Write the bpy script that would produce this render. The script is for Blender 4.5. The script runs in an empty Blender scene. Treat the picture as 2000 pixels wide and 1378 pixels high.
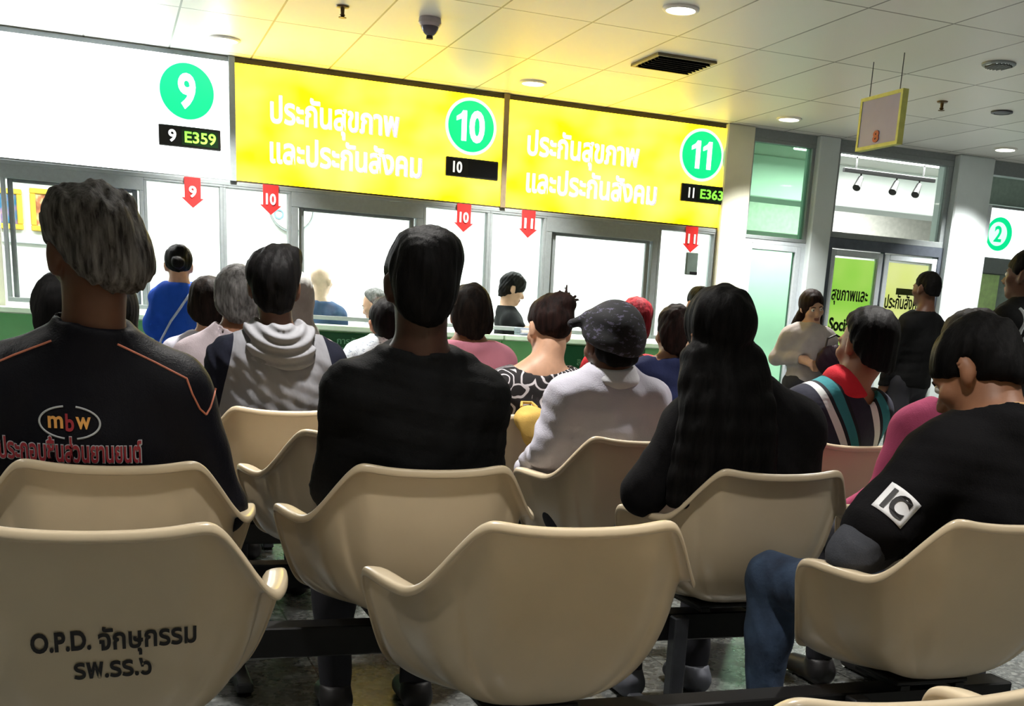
import bpy, math, random
import numpy as np
from mathutils import Vector, Matrix
from mathutils.bvhtree import BVHTree

SC = bpy.context.scene
COL = SC.collection
PI = math.pi
EYE = 1.14          # height of the seated photographer's phone
WALL = 9.0          # the counter wall
CEIL = 2.78
ROW = {0: 0.92, 1: 1.87, 2: 2.63, 3: 3.40, 4: 4.15, 5: 4.90, 6: 5.65, 7: 6.40}   # back line of each row of chairs

# ------------------------------------------------------------------ camera
cam_data = bpy.data.cameras.new('camera')
cam = bpy.data.objects.new('camera', cam_data)
COL.objects.link(cam)
FPX = 2259.68
cam_data.sensor_fit = 'HORIZONTAL'
cam_data.sensor_width = 36.0
cam_data.lens = FPX / 2000.0 * 36.0
cam_data.shift_x = -104.98 / 2000.0
cam_data.shift_y = 571.32 / 2000.0
cam_data.clip_start = 0.05
_y, _p, _r = 0.3828703, 0.2694330, -0.0611861
_f = Vector((math.sin(_y) * math.cos(_p), math.cos(_y) * math.cos(_p), -math.sin(_p)))
_ri = Vector((math.cos(_y), -math.sin(_y), 0))
_d = _f.cross(_ri)
_r2 = _ri * math.cos(_r) + _d * math.sin(_r)
_d2 = _d * math.cos(_r) - _ri * math.sin(_r)
_m = Matrix((_r2, -_d2, -_f)).transposed().to_4x4()
_m.translation = Vector((0, 0, EYE))
cam.matrix_world = _m
SC.camera = cam

# ------------------------------------------------------------------ exposure and world
SC.view_settings.view_transform = 'Standard'
SC.view_settings.look = 'None'
SC.view_settings.gamma = 1.0
SC.view_settings.use_curve_mapping = False
SC.view_settings.exposure = 0.0
world = bpy.data.worlds.new('world')
SC.world = world
world.use_nodes = True
world.node_tree.nodes['Background'].inputs[0].default_value = (0.8, 0.9, 1.0, 1)
world.node_tree.nodes['Background'].inputs[1].default_value = 0.03

HALL_LAMP = 41.0       # watts, each downlight of the waiting hall
OFFICE_LAMP = 75.0
CORRIDOR_LAMP = 105.0

def area(name, loc, sx, sy, power, colour=(1, 1, 1), shape='RECTANGLE', rot=(0, 0, 0), parent=None, spread=PI):
    l = bpy.data.lights.new(name, 'AREA')
    l.shape = shape; l.size = sx; l.size_y = sy; l.energy = power; l.color = colour; l.spread = spread
    o = bpy.data.objects.new(name, l)
    COL.objects.link(o); o.location = loc; o.rotation_euler = rot
    if parent: o.parent = parent
    return o

# ------------------------------------------------------------------ materials
def srgb(r, g, b):
    f = lambda c: c / 12.92 if c <= 0.04045 else ((c + 0.055) / 1.055) ** 2.4
    return (f(r / 255), f(g / 255), f(b / 255), 1)

class NT:
    def __init__(s, name):
        s.m = bpy.data.materials.new(name); s.m.use_nodes = True
        s.t = s.m.node_tree; s.n = s.t.nodes; s.b = s.n['Principled BSDF']; s.out = s.n['Material Output']
    def add(s, kind, **kw):
        n = s.n.new(kind)
        for k, v in kw.items():
            if k in n.inputs.keys(): n.inputs[k].default_value = v
            else: setattr(n, k, v)
        return n
    def link(s, a, b): s.t.links.new(a, b)
    def coords(s, scale=(1, 1, 1), rot=(0, 0, 0), kind='Object'):
        c = s.add('ShaderNodeTexCoord'); mp = s.add('ShaderNodeMapping')
        mp.inputs['Scale'].default_value = scale; mp.inputs['Rotation'].default_value = rot
        s.link(c.outputs[kind], mp.inputs['Vector']); return mp.outputs['Vector']
    def noise(s, vec, scale, detail=3, rough=0.55):
        n = s.add('ShaderNodeTexNoise'); n.inputs['Scale'].default_value = scale
        n.inputs['Detail'].default_value = detail; n.inputs['Roughness'].default_value = rough
        s.link(vec, n.inputs['Vector']); return n.outputs['Fac']
    def ramp(s, fac, stops, mode='LINEAR'):
        r = s.add('ShaderNodeValToRGB'); r.color_ramp.interpolation = mode
        e = r.color_ramp.elements
        while len(e) > 1: e.remove(e[-1])
        e[0].position = stops[0][0]; e[0].color = stops[0][1]
        for p, c in stops[1:]:
            q = e.new(p); q.color = c
        s.link(fac, r.inputs['Fac']); return r.outputs['Color']
    def bump(s, fac, strength, dist=0.01):
        b = s.add('ShaderNodeBump'); b.inputs['Strength'].default_value = strength; b.inputs['Distance'].default_value = dist
        s.link(fac, b.inputs['Height']); s.link(b.outputs['Normal'], s.b.inputs['Normal'])

MAT = {}
def mat(name, col, rough=0.5, metal=0.0, var=0.12, scale=18.0, bump=0.0, spec=0.5, stretch=(1, 1, 1), bscale=None, sheen=0.0):
    if name in MAT: return MAT[name]
    k = NT(name); v = k.coords(stretch)
    c = Vector(col[:3])
    lo = tuple(c * (1 - var)) + (1,); hi = tuple(min(1, x * (1 + var)) for x in c) + (1,)
    f = k.noise(v, scale, 4)
    k.link(k.ramp(f, [(0.3, lo), (0.7, hi)]), k.b.inputs['Base Color'])
    k.b.inputs['Roughness'].default_value = rough; k.b.inputs['Metallic'].default_value = metal
    k.b.inputs['Specular IOR Level'].default_value = spec
    if sheen: k.b.inputs['Sheen Weight'].default_value = sheen
    if bump: k.bump(k.noise(v, bscale or scale * 3, 4), bump, 0.004)
    MAT[name] = k.m
    return k.m

def emis(name, col, strength, base=None):
    if name in MAT: return MAT[name]
    k = NT(name)
    k.b.inputs['Base Color'].default_value = base or col
    k.b.inputs['Emission Color'].default_value = col
    k.b.inputs['Emission Strength'].default_value = strength
    k.b.inputs['Roughness'].default_value = 0.4
    MAT[name] = k.m
    return k.m

def backlit(name, colA, colB, strength, scale):
    """a backlit plastic sign face: tubes behind it make it unevenly bright"""
    k = NT(name); v = k.coords((1, 1, 1.4))
    c = k.ramp(k.noise(v, scale, 1.5), [(0.35, colA), (0.72, colB)])
    k.b.inputs['Base Color'].default_value = colA
    k.link(c, k.b.inputs['Emission Color'])
    k.b.inputs['Emission Strength'].default_value = strength
    k.b.inputs['Roughness'].default_value = 0.35
    MAT[name] = k.m
    return k.m

def glass(name, tint=(1, 1, 1, 1), refl=1.0):
    if name in MAT: return MAT[name]
    k = NT(name); k.n.remove(k.b)
    tr = k.add('ShaderNodeBsdfTransparent'); tr.inputs['Color'].default_value = tint
    gl = k.add('ShaderNodeBsdfGlossy'); gl.inputs['Roughness'].default_value = 0.03
    fr = k.add('ShaderNodeFresnel'); fr.inputs['IOR'].default_value = 1.45
    mx = k.add('ShaderNodeMixShader')
    k.link(fr.outputs['Fac'], mx.inputs[0]); k.link(tr.outputs[0], mx.inputs[1]); k.link(gl.outputs[0], mx.inputs[2])
    k.link(mx.outputs[0], k.out.inputs['Surface'])
    MAT[name] = k.m
    return k.m

def m_ceiling():
    k = NT('ceiling_panels')
    c = k.add('ShaderNodeTexCoord'); mp = k.add('ShaderNodeMapping')
    mp.inputs['Location'].default_value = (-2.087 / 0.533, -5.573 / 1.105, 0)
    mp.inputs['Scale'].default_value = (1 / 0.533, 1 / 1.105, 1)
    k.link(c.outputs['Object'], mp.inputs['Vector'])
    sp = k.add('ShaderNodeSeparateXYZ'); k.link(mp.outputs['Vector'], sp.inputs[0])
    def line(sock, w):
        fr = k.add('ShaderNodeMath', operation='FRACT'); k.link(sock, fr.inputs[0])
        a = k.add('ShaderNodeMath', operation='SUBTRACT'); a.inputs[1].default_value = 0.5; k.link(fr.outputs[0], a.inputs[0])
        b = k.add('ShaderNodeMath', operation='ABSOLUTE'); k.link(a.outputs[0], b.inputs[0])
        g = k.add('ShaderNodeMath', operation='GREATER_THAN'); g.inputs[1].default_value = 0.5 - w; k.link(b.outputs[0], g.inputs[0])
        return g.outputs[0]
    mx = k.add('ShaderNodeMath', operation='MAXIMUM')
    k.link(line(sp.outputs['X'], 0.011), mx.inputs[0]); k.link(line(sp.outputs['Y'], 0.006), mx.inputs[1])
    # a faint tone of its own per panel
    fl = k.add('ShaderNodeVectorMath', operation='FLOOR'); k.link(mp.outputs['Vector'], fl.inputs[0])
    wn = k.add('ShaderNodeTexWhiteNoise'); k.link(fl.outputs[0], wn.inputs['Vector'])
    tone = k.ramp(wn.outputs['Value'], [(0, (0.72, 0.72, 0.68, 1)), (1, (0.79, 0.79, 0.75, 1))])
    mix = k.add('ShaderNodeMixRGB'); k.link(mx.outputs[0], mix.inputs[0]); k.link(tone, mix.inputs[1])
    mix.inputs[2].default_value = (0.20, 0.20, 0.18, 1)
    k.link(mix.outputs[0], k.b.inputs['Base Color'])
    k.b.inputs['Roughness'].default_value = 0.42
    k.b.inputs['Specular IOR Level'].default_value = 0.45
    return k.m

def m_floor():
    k = NT('dark_terrazzo_floor'); v = k.coords()
    vo = k.add('ShaderNodeTexVoronoi'); vo.inputs['Scale'].default_value = 70; k.link(v, vo.inputs['Vector'])
    a = k.ramp(vo.outputs['Color'], [(0.2, (0.07, 0.074, 0.072, 1)), (0.6, (0.12, 0.125, 0.12, 1)), (0.9, (0.21, 0.22, 0.21, 1))])
    br = k.add('ShaderNodeTexBrick'); br.inputs['Scale'].default_value = 1.0
    br.offset = 0.0; br.inputs['Brick Width'].default_value = 0.6; br.inputs['Row Height'].default_value = 0.6
    br.inputs['Mortar Size'].default_value = 0.003; k.link(v, br.inputs['Vector'])
    mix = k.add('ShaderNodeMixRGB'); k.link(br.outputs['Fac'], mix.inputs[0]); k.link(a, mix.inputs[1]); mix.inputs[2].default_value = (0.02, 0.02, 0.02, 1)
    k.link(mix.outputs[0], k.b.inputs['Base Color'])
    r = k.ramp(k.noise(v, 9, 4), [(0.3, (0.20,) * 3 + (1,)), (0.75, (0.36,) * 3 + (1,))])
    k.link(r, k.b.inputs['Roughness'])
    k.b.inputs['Specular IOR Level'].default_value = 0.4
    return k.m

def m_hair(name, dark, light, pos=(0.35, 0.7), scale=60, rough=0.6, spec=0.10):
    if name in MAT: return MAT[name]
    k = NT(name); v = k.coords((1, 1, 0.13))
    f = k.noise(v, scale, 5, 0.65)
    k.link(k.ramp(f, [(pos[0], dark), (pos[1], light)]), k.b.inputs['Base Color'])
    k.b.inputs['Roughness'].default_value = rough
    k.b.inputs['Specular IOR Level'].default_value = spec
    k.bump(f, 0.6, 0.006)
    MAT[name] = k.m
    return k.m

def m_cloth(name, col, rough=0.85, fold=0.35, var=0.1, sheen=0.0, weave=260):
    if name in MAT: return MAT[name]
    k = NT(name); v = k.coords()
    c = Vector(col[:3])
    f = k.noise(v, 9, 3)
    k.link(k.ramp(f, [(0.3, tuple(c * (1 - var)) + (1,)), (0.7, tuple(min(1, x * (1 + var)) for x in c) + (1,))]), k.b.inputs['Base Color'])
    k.b.inputs['Roughness'].default_value = rough
    k.b.inputs['Specular IOR Level'].default_value = 0.15
    if sheen: k.b.inputs['Sheen Weight'].default_value = sheen
    v2 = k.coords((1, 1, 0.45), (0.3, 0.5, 0.2))
    mth = k.add('ShaderNodeMath', operation='MULTIPLY_ADD'); mth.inputs[1].default_value = 0.12
    k.link(k.noise(v, weave, 2), mth.inputs[0]); k.link(k.noise(v2, 11, 3, 0.5), mth.inputs[2])
    k.bump(mth.outputs[0], fold, 0.02)
    MAT[name] = k.m
    return k.m

def m_sleeves(name, a, b, thr):
    # body of one colour, set-in sleeves of another
    k = NT(name); v = k.coords()
    sp = k.add('ShaderNodeSeparateXYZ'); k.link(v, sp.inputs[0])
    ab = k.add('ShaderNodeMath', operation='ABSOLUTE'); k.link(sp.outputs['X'], ab.inputs[0])
    ma = k.add('ShaderNodeMath', operation='MULTIPLY_ADD'); ma.inputs[1].default_value = 0.22; k.link(sp.outputs['Z'], ma.inputs[0]); k.link(ab.outputs[0], ma.inputs[2])
    yy = k.add('ShaderNodeMath', operation='GREATER_THAN'); yy.inputs[1].default_value = 0.40; k.link(sp.outputs['Y'], yy.inputs[0])
    gt = k.add('ShaderNodeMath', operation='GREATER_THAN'); gt.inputs[1].default_value = thr; k.link(ma.outputs[0], gt.inputs[0])
    mx = k.add('ShaderNodeMath', operation='MAXIMUM'); k.link(gt.outputs[0], mx.inputs[0]); k.link(yy.outputs[0], mx.inputs[1])
    mix = k.add('ShaderNodeMixRGB'); k.link(mx.outputs[0], mix.inputs[0]); mix.inputs[1].default_value = a; mix.inputs[2].default_value = b
    k.link(mix.outputs[0], k.b.inputs['Base Color']); k.b.inputs['Roughness'].default_value = 0.9; k.b.inputs['Specular IOR Level'].default_value = 0.15
    k.bump(k.noise(k.coords((1, 1, 0.6)), 14, 3), 0.4, 0.02)
    return k.m

def m_stripes():
    k = NT('striped_knit'); v = k.coords((1, 1, 1), (0, math.radians(-62), 0))
    sp = k.add('ShaderNodeSeparateXYZ'); k.link(v, sp.inputs[0])
    ab = k.add('ShaderNodeMath', operation='MULTIPLY'); ab.inputs[1].default_value = 6.2; k.link(sp.outputs['Z'], ab.inputs[0])
    fr = k.add('ShaderNodeMath', operation='FRACT'); k.link(ab.outputs[0], fr.inputs[0])
    navy, teal, white, dk = srgb(28, 30, 48), srgb(40, 120, 128), srgb(200, 205, 205), srgb(15, 18, 28)
    k.link(k.ramp(fr.outputs[0], [(0, navy), (0.30, white), (0.46, dk), (0.54, teal), (0.76, dk), (0.84, navy)], 'CONSTANT'), k.b.inputs['Base Color'])
    k.b.inputs['Roughness'].default_value = 0.9
    k.bump(k.noise(v, 12, 3), 0.4, 0.02)
    return k.m

def m_ikat():
    k = NT('black_white_print'); v = k.coords()
    nz = k.add('ShaderNodeTexNoise'); nz.inputs['Scale'].default_value = 9; k.link(v, nz.inputs['Vector'])
    mixv = k.add('ShaderNodeMixRGB'); mixv.inputs[0].default_value = 0.06; k.link(v, mixv.inputs[1]); k.link(nz.outputs['Color'], mixv.inputs[2])
    vo = k.add('ShaderNodeTexVoronoi'); vo.inputs['Scale'].default_value = 11; k.link(mixv.outputs[0], vo.inputs['Vector'])
    mu = k.add('ShaderNodeMath', operation='MULTIPLY'); mu.inputs[1].default_value = 5.0; k.link(vo.outputs['Distance'], mu.inputs[0])
    fr = k.add('ShaderNodeMath', operation='FRACT'); k.link(mu.outputs[0], fr.inputs[0])
    k.link(k.ramp(fr.outputs[0], [(0, srgb(30, 27, 30)), (0.62, srgb(205, 200, 205)), (0.86, srgb(45, 40, 44))], 'CONSTANT'), k.b.inputs['Base Color'])
    k.b.inputs['Roughness'].default_value = 0.9
    return k.m

def m_spots(name, a, b, scale, t=0.5):
    k = NT(name); v = k.coords((1, 1, 2.2))
    k.link(k.ramp(k.noise(v, scale, 3, 0.7), [(t - 0.04, a), (t + 0.04, b)]), k.b.inputs['Base Color'])
    k.b.inputs['Roughness'].default_value = 0.85
    MAT[name] = k.m
    return k.m

def m_denim():
    k = NT('blue_denim'); v = k.coords()
    f = k.noise(v, 7, 4)
    k.link(k.ramp(f, [(0.3, srgb(32, 42, 62)), (0.7, srgb(70, 92, 122))]), k.b.inputs['Base Color'])
    k.b.inputs['Roughness'].default_value = 0.9
    k.bump(k.noise(v, 14, 4), 0.4, 0.02)
    return k.m

# ------------------------------------------------------------------ object helpers
def tag(o, label=None, cat=None, group=None, kind=None):
    if label: o['label'] = label
    if cat: o['category'] = cat
    if group: o['group'] = group
    if kind: o['kind'] = kind
    return o

def empty(name, loc=(0, 0, 0), rz=0.0, parent=None):
    o = bpy.data.objects.new(name, None)
    o.empty_display_size = 0.1
    COL.objects.link(o); o.location = loc; o.rotation_euler = (0, 0, rz)
    if parent: o.parent = parent
    return o

def mesh_np(name, V, F, mats, parent=None, fm=None, smooth=True):
    """V (n,3) array; F list of polygons or (m,4) array"""
    me = bpy.data.meshes.new(name)
    if isinstance(F, np.ndarray):
        n = F.shape[1]
        me.vertices.add(len(V)); me.vertices.foreach_set('co', np.asarray(V, np.float32).ravel())
        me.loops.add(F.size); me.loops.foreach_set('vertex_index', F.astype(np.int32).ravel())
        me.polygons.add(len(F))
        me.polygons.foreach_set('loop_start', np.arange(0, F.size, n, dtype=np.int32))
        me.update(calc_edges=True)
        me.validate()
    else:
        me.from_pydata([tuple(v) for v in V], [], F)
    if not isinstance(mats, (list, tuple)): mats = [mats]
    for m in mats: me.materials.append(m)
    if fm is not None: me.polygons.foreach_set('material_index', np.asarray(fm, np.int32))
    if smooth: me.polygons.foreach_set('use_smooth', np.ones(len(me.polygons), bool))
    me.update()
    o = bpy.data.objects.new(name, me)
    COL.objects.link(o)
    if parent: o.parent = parent
    return o

class MB:
    """collects simple shapes into one mesh"""
    def __init__(s): s.v = []; s.f = []; s.mi = []; s.cur = 0
    def box(s, x0, x1, y0, y1, z0, z1, c=0.0):
        """box with chamfered edges when c > 0"""
        if c <= 0:
            b = len(s.v)
            s.v += [(x, y, z) for x in (x0, x1) for y in (y0, y1) for z in (z0, z1)]
            for q in ((0, 1, 3, 2), (4, 6, 7, 5), (0, 4, 5, 1), (2, 3, 7, 6), (0, 2, 6, 4), (1, 5, 7, 3)):
                s.f.append(tuple(b + i for i in q)); s.mi.append(s.cur)
            return s
        lo = (x0, y0, z0); hi = (x1, y1, z1); idx = {}; b = len(s.v)
        for sx in (0, 1):
            for sy in (0, 1):
                for sz in (0, 1):
                    for ax in range(3):
                        p = []
                        for a, sg in enumerate((sx, sy, sz)):
                            e = lo[a] if sg == 0 else hi[a]
                            if a != ax: e += c if sg == 0 else -c
                            p.append(e)
                        idx[(sx, sy, sz, ax)] = len(s.v); s.v.append(tuple(p))
        def q(*k): s.f.append(tuple(idx[i] for i in k)); s.mi.append(s.cur)
        for ax in range(3):
            o1, o2 = [a for a in range(3) if a != ax]
            for sg in (0, 1):
                ks = []
                for u, w in ((0, 0), (1, 0), (1, 1), (0, 1)):
                    k = [0, 0, 0]; k[ax] = sg; k[o1] = u; k[o2] = w; ks.append((*k, ax))
                if (sg == 0) == (ax != 1): ks.reverse()
                q(*ks)
            for u in (0, 1):
                for w in (0, 1):
                    k0 = [0, 0, 0]; k1 = [0, 0, 0]; k0[ax] = 0; k1[ax] = 1
                    for k in (k0, k1): k[o1] = u; k[o2] = w
                    q((*k0, o1), (*k1, o1), (*k1, o2), (*k0, o2))
        for sx in (0, 1):
            for sy in (0, 1):
                for sz in (0, 1):
                    q((sx, sy, sz, 0), (sx, sy, sz, 1), (sx, sy, sz, 2))
        return s
    def lathe(s, prof, n=28, c=(0, 0, 0), axis='z'):
        b = len(s.v)
        for r, z in prof:
            for i in range(n):
                a = 2 * PI * i / n
                p = (r * math.cos(a), r * math.sin(a), z)
                if axis == 'y': p = (p[0], p[2], p[1])
                elif axis == 'x': p = (p[2], p[0], p[1])
                s.v.append((c[0] + p[0], c[1] + p[1], c[2] + p[2]))
        for k in range(len(prof) - 1):
            for i in range(n):
                j = (i + 1) % n
                s.f.append((b + k * n + i, b + k * n + j, b + (k + 1) * n + j, b + (k + 1) * n + i)); s.mi.append(s.cur)
        return s
    def tube(s, pts, r, n=8, flat=1.0):
        pts = [Vector(p) for p in pts]; b = len(s.v); up = None
        for i, p in enumerate(pts):
            d = (pts[min(i + 1, len(pts) - 1)] - pts[max(i - 1, 0)]).normalized()
            if up is None: up = Vector((0, 0, 1)) if abs(d.z) < 0.9 else Vector((1, 0, 0))
            a = d.cross(up).normalized(); c = a.cross(d).normalized(); up = c
            rr = r[i] if isinstance(r, (list, tuple)) else r
            for k in range(n):
                t = 2 * PI * k / n
                s.v.append(tuple(p + a * (rr * math.cos(t)) + c * (rr * flat * math.sin(t))))
        for i in range(len(pts) - 1):
            for k in range(n):
                j = (k + 1) % n
                s.f.append((b + i * n + k, b + i * n + j, b + (i + 1) * n + j, b + (i + 1) * n + k)); s.mi.append(s.cur)
        s.f.append(tuple(b + k for k in reversed(range(n)))); s.mi.append(s.cur)
        e = b + (len(pts) - 1) * n
        s.f.append(tuple(e + k for k in range(n))); s.mi.append(s.cur)
        return s
    def prism(s, poly, y0, y1):
        """polygon in x,z pushed from y0 to y1"""
        b = len(s.v); n = len(poly)
        s.v += [(x, y0, z) for x, z in poly] + [(x, y1, z) for x, z in poly]
        s.f.append(tuple(b + i for i in range(n))); s.mi.append(s.cur)
        s.f.append(tuple(b + n + i for i in reversed(range(n)))); s.mi.append(s.cur)
        for i in range(n):
            j = (i + 1) % n
            s.f.append((b + i, b + n + i, b + n + j, b + j)); s.mi.append(s.cur)
        return s
    def build(s, name, mats, parent=None, smooth=False):
        o = mesh_np(name, s.v, s.f, mats, parent, s.mi, smooth)
        if smooth: o.data.set_sharp_from_angle(angle=math.radians(40))
        return o

def text_geo(body, size, bold=0.0, depth=0.004, spacing=1.0, shear=0.0, xs=1.0):
    """text as mesh arrays, lying in x,z, facing -y, centred"""
    c = bpy.data.curves.new('lettering', 'FONT')
    c.body = body; c.size = size; c.align_x = 'CENTER'; c.align_y = 'CENTER'; c.extrude = depth / 2
    c.space_character = spacing; c.shear = shear; c.offset = bold; c.resolution_u = 4
    o = bpy.data.objects.new('lettering', c)
    COL.objects.link(o)
    dg = bpy.context.evaluated_depsgraph_get(); dg.update()
    me = bpy.data.meshes.new_from_object(o.evaluated_get(dg))
    V = np.zeros(len(me.vertices) * 3, np.float32); me.vertices.foreach_get('co', V); V = V.reshape(-1, 3)
    F = [tuple(p.vertices) for p in me.polygons]
    bpy.data.objects.remove(o); bpy.data.curves.remove(c); bpy.data.meshes.remove(me)
    W = np.stack([V[:, 0] * xs, -V[:, 2], V[:, 1]], 1)
    if len(W): W -= (W.max(0) + W.min(0)) / 2 * np.array([1, 0, 1])
    return W, F

def text_obj(name, body, size, m, loc, parent=None, rot=None, width=None, **kw):
    W, F = text_geo(body, size, **kw)
    if width and len(W): W[:, 0] *= width / max(1e-6, np.ptp(W[:, 0]))
    if rot is not None: W = W @ np.array(Matrix.Rotation(rot[1], 3, rot[0])).T
    W = W + np.array(loc)
    return mesh_np(name, W, F, m, parent, smooth=False)
# ------------------------------------------------------------------ smooth bodies: blended tapered limbs turned into one surface
I3 = np.eye(3)
def rotm(pitch=0, yaw=0, roll=0):
    """head turned by yaw (left +), nodding by pitch (down +), leaning by roll (right +); degrees"""
    a, b, c = (math.radians(t) for t in (pitch, yaw, roll))
    X = np.array([[1, 0, 0], [0, math.cos(a), math.sin(a)], [0, -math.sin(a), math.cos(a)]])
    Z = np.array([[math.cos(b), -math.sin(b), 0], [math.sin(b), math.cos(b), 0], [0, 0, 1]])
    Y = np.array([[math.cos(c), 0, math.sin(c)], [0, 1, 0], [-math.sin(c), 0, math.cos(c)]])
    return Z @ Y @ X

def ell(c, r, R=I3):
    c = np.array(c, float); r = np.array(r, float); R = np.array(R)
    def d(P):
        q = (P - c) @ R
        k0 = np.sqrt(((q / r) ** 2).sum(-1)); k1 = np.sqrt(((q / (r * r)) ** 2).sum(-1)) + 1e-9
        return k0 * (k0 - 1) / k1
    e = np.sqrt(((R * r) ** 2).sum(1))
    return d, c - e, c + e

def cone(a, b, ra, rb):
    a = np.array(a, float); b = np.array(b, float); ab = b - a; L = max(1e-9, float(ab @ ab)); m = max(ra, rb)
    def d(P):
        t = np.clip(((P - a) @ ab) / L, 0, 1)
        q = P - a - t[..., None] * ab
        return np.sqrt((q * q).sum(-1)) - (ra + (rb - ra) * t)
    return d, np.minimum(a, b) - m, np.maximum(a, b) + m

def at_head(pr, c, R):
    """a primitive made in head coordinates moved onto the head"""
    d, lo, hi = pr
    c = np.array(c, float)
    cs = np.array([[(lo, hi)[i][0], (lo, hi)[j][1], (lo, hi)[k][2]] for i in (0, 1) for j in (0, 1) for k in (0, 1)]) @ R.T + c
    return (lambda P: d((P - c) @ R)), cs.min(0), cs.max(0)

class Field:
    def __init__(s, prims, h, pad=0.03):
        lo = np.min([p[0][1] for p in prims], 0) - pad; hi = np.max([p[0][2] for p in prims], 0) + pad
        s.h = h; s.lo = lo
        n = np.ceil((hi - lo) / h).astype(int) + 1
        s.ax = [lo[i] + h * np.arange(n[i]) for i in range(3)]
        s.F = np.full(n, 0.15, np.float32)
        for p, k in prims: s.add(p, k)
    def sl(s, lo, hi, m):
        r = []
        for i in range(3):
            a = max(0, int((lo[i] - m - s.lo[i]) / s.h)); b = min(s.F.shape[i], int((hi[i] + m - s.lo[i]) / s.h) + 2)
            if b <= a: return None
            r.append(slice(a, b))
        return tuple(r)
    def pts(s, sl):
        g = np.meshgrid(*[s.ax[i][sl[i]] for i in range(3)], indexing='ij')
        return np.stack(g, -1)
    def add(s, p, k=0.03):
        sl = s.sl(p[1], p[2], max(k, 0.02) + 0.02)
        if sl is None: return
        d = p[0](s.pts(sl)); a = s.F[sl]
        h = np.maximum(k - np.abs(a - d), 0) / max(k, 1e-6)
        s.F[sl] = np.minimum(a, d) - h * h * k / 4
    def cut(s, p, k=0.01):
        sl = s.sl(p[1], p[2], k + 0.02)
        if sl is None: return
        d = -p[0](s.pts(sl)); a = s.F[sl]
        h = np.maximum(k - np.abs(a - d), 0) / max(k, 1e-6)
        s.F[sl] = np.maximum(a, d) + h * h * k / 4
    def keep(s, n, o, k=0.008, fn=None):
        """keep only n.p > o (or fn(p) > 0)"""
        P = s.pts((slice(None),) * 3)
        d = -(P @ np.array(n, float) - o) if fn is None else -fn(P)
        a = s.F; h = np.maximum(k - np.abs(a - d), 0) / k
        s.F = (np.maximum(a, d) + h * h * k / 4).astype(np.float32)
    def ruffle(s, fn):
        m = np.abs(s.F) < 0.04
        P = s.pts((slice(None),) * 3)[m]
        s.F[m] += fn(P).astype(np.float32)
    def surface(s, smooth=3):
        F = s.F.copy()
        for a in range(3):
            i = [slice(None)] * 3
            for e in (0, -1):
                i[a] = e; F[tuple(i)] = np.maximum(F[tuple(i)], 0.01)
        S = F < 0
        c = np.zeros(tuple(n - 1 for n in F.shape), np.int8)
        cut = lambda A, o: A[o[0]:A.shape[0] - 1 + o[0], o[1]:A.shape[1] - 1 + o[1], o[2]:A.shape[2] - 1 + o[2]]
        offs = [(i, j, k) for i in (0, 1) for j in (0, 1) for k in (0, 1)]
        for o in offs: c += cut(S, o)
        M = (c > 0) & (c < 8)
        idx = np.full(c.shape, -1, np.int64); nv = int(M.sum()); idx[M] = np.arange(nv)
        acc = np.zeros((nv, 3)); cnt = np.zeros(nv)
        val = {o: cut(F, o)[M] for o in offs}
        for o in offs:
            for a in range(3):
                if o[a]: continue
                p = list(o); p[a] = 1; p = tuple(p)
                fa, fb = val[o], val[p]
                x = (fa < 0) != (fb < 0)
                t = fa[x] / (fa[x] - fb[x])
                q = np.tile(np.array(o, float), (x.sum(), 1)); q[:, a] += t
                acc[x] += q; cnt[x] += 1
        base = np.argwhere(M)
        V = s.lo + s.h * (base + acc / cnt[:, None])
        quads = []
        for a in range(3):
            b, d = (a + 1) % 3, (a + 2) % 3
            u = [slice(None)] * 3; w = [slice(None)] * 3
            u[a] = slice(0, -1); w[a] = slice(1, None)
            for ax in (b, d):
                u[ax] = slice(1, -1); w[ax] = slice(1, -1)
            A, B = S[tuple(u)], S[tuple(w)]
            for flip, mk in ((False, A & ~B), (True, B & ~A)):
                e = np.argwhere(mk)
                if not len(e): continue
                e[:, b] += 1; e[:, d] += 1
                def cell(db, dd):
                    q = e.copy(); q[:, b] -= db; q[:, d] -= dd
                    return idx[q[:, 0], q[:, 1], q[:, 2]]
                r = np.stack([cell(1, 1), cell(0, 1), cell(0, 0), cell(1, 0)], 1)
                quads.append(r[:, ::-1] if flip else r)
        Q = np.concatenate(quads)
        for _ in range(smooth):
            for lam in (0.5, -0.45):
                sm = np.zeros_like(V); ct = np.zeros(len(V))
                for i in range(4):
                    i0, i1 = Q[:, i], Q[:, (i + 1) % 4]
                    for ax in range(3):
                        sm[:, ax] += np.bincount(i0, V[i1, ax], len(V)) + np.bincount(i1, V[i0, ax], len(V))
                    ct += np.bincount(i0, minlength=len(V)) + np.bincount(i1, minlength=len(V))
                V = V + lam * (sm / np.maximum(ct, 1)[:, None] - V)
        return V, Q

def waves(seed, n, freq, amp, aniso=(1, 1, 1)):
    r = np.random.RandomState(seed)
    K = r.normal(size=(n, 3)) * np.array(aniso); K = K / np.linalg.norm(r.normal(size=(n, 3)), axis=1)[:, None] * freq * (0.6 + 0.8 * r.rand(n, 1))
    ph = r.rand(n) * 7
    return lambda P: amp * sum(np.sin(P @ K[i] + ph[i]) for i in range(n)) / math.sqrt(n)

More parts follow.
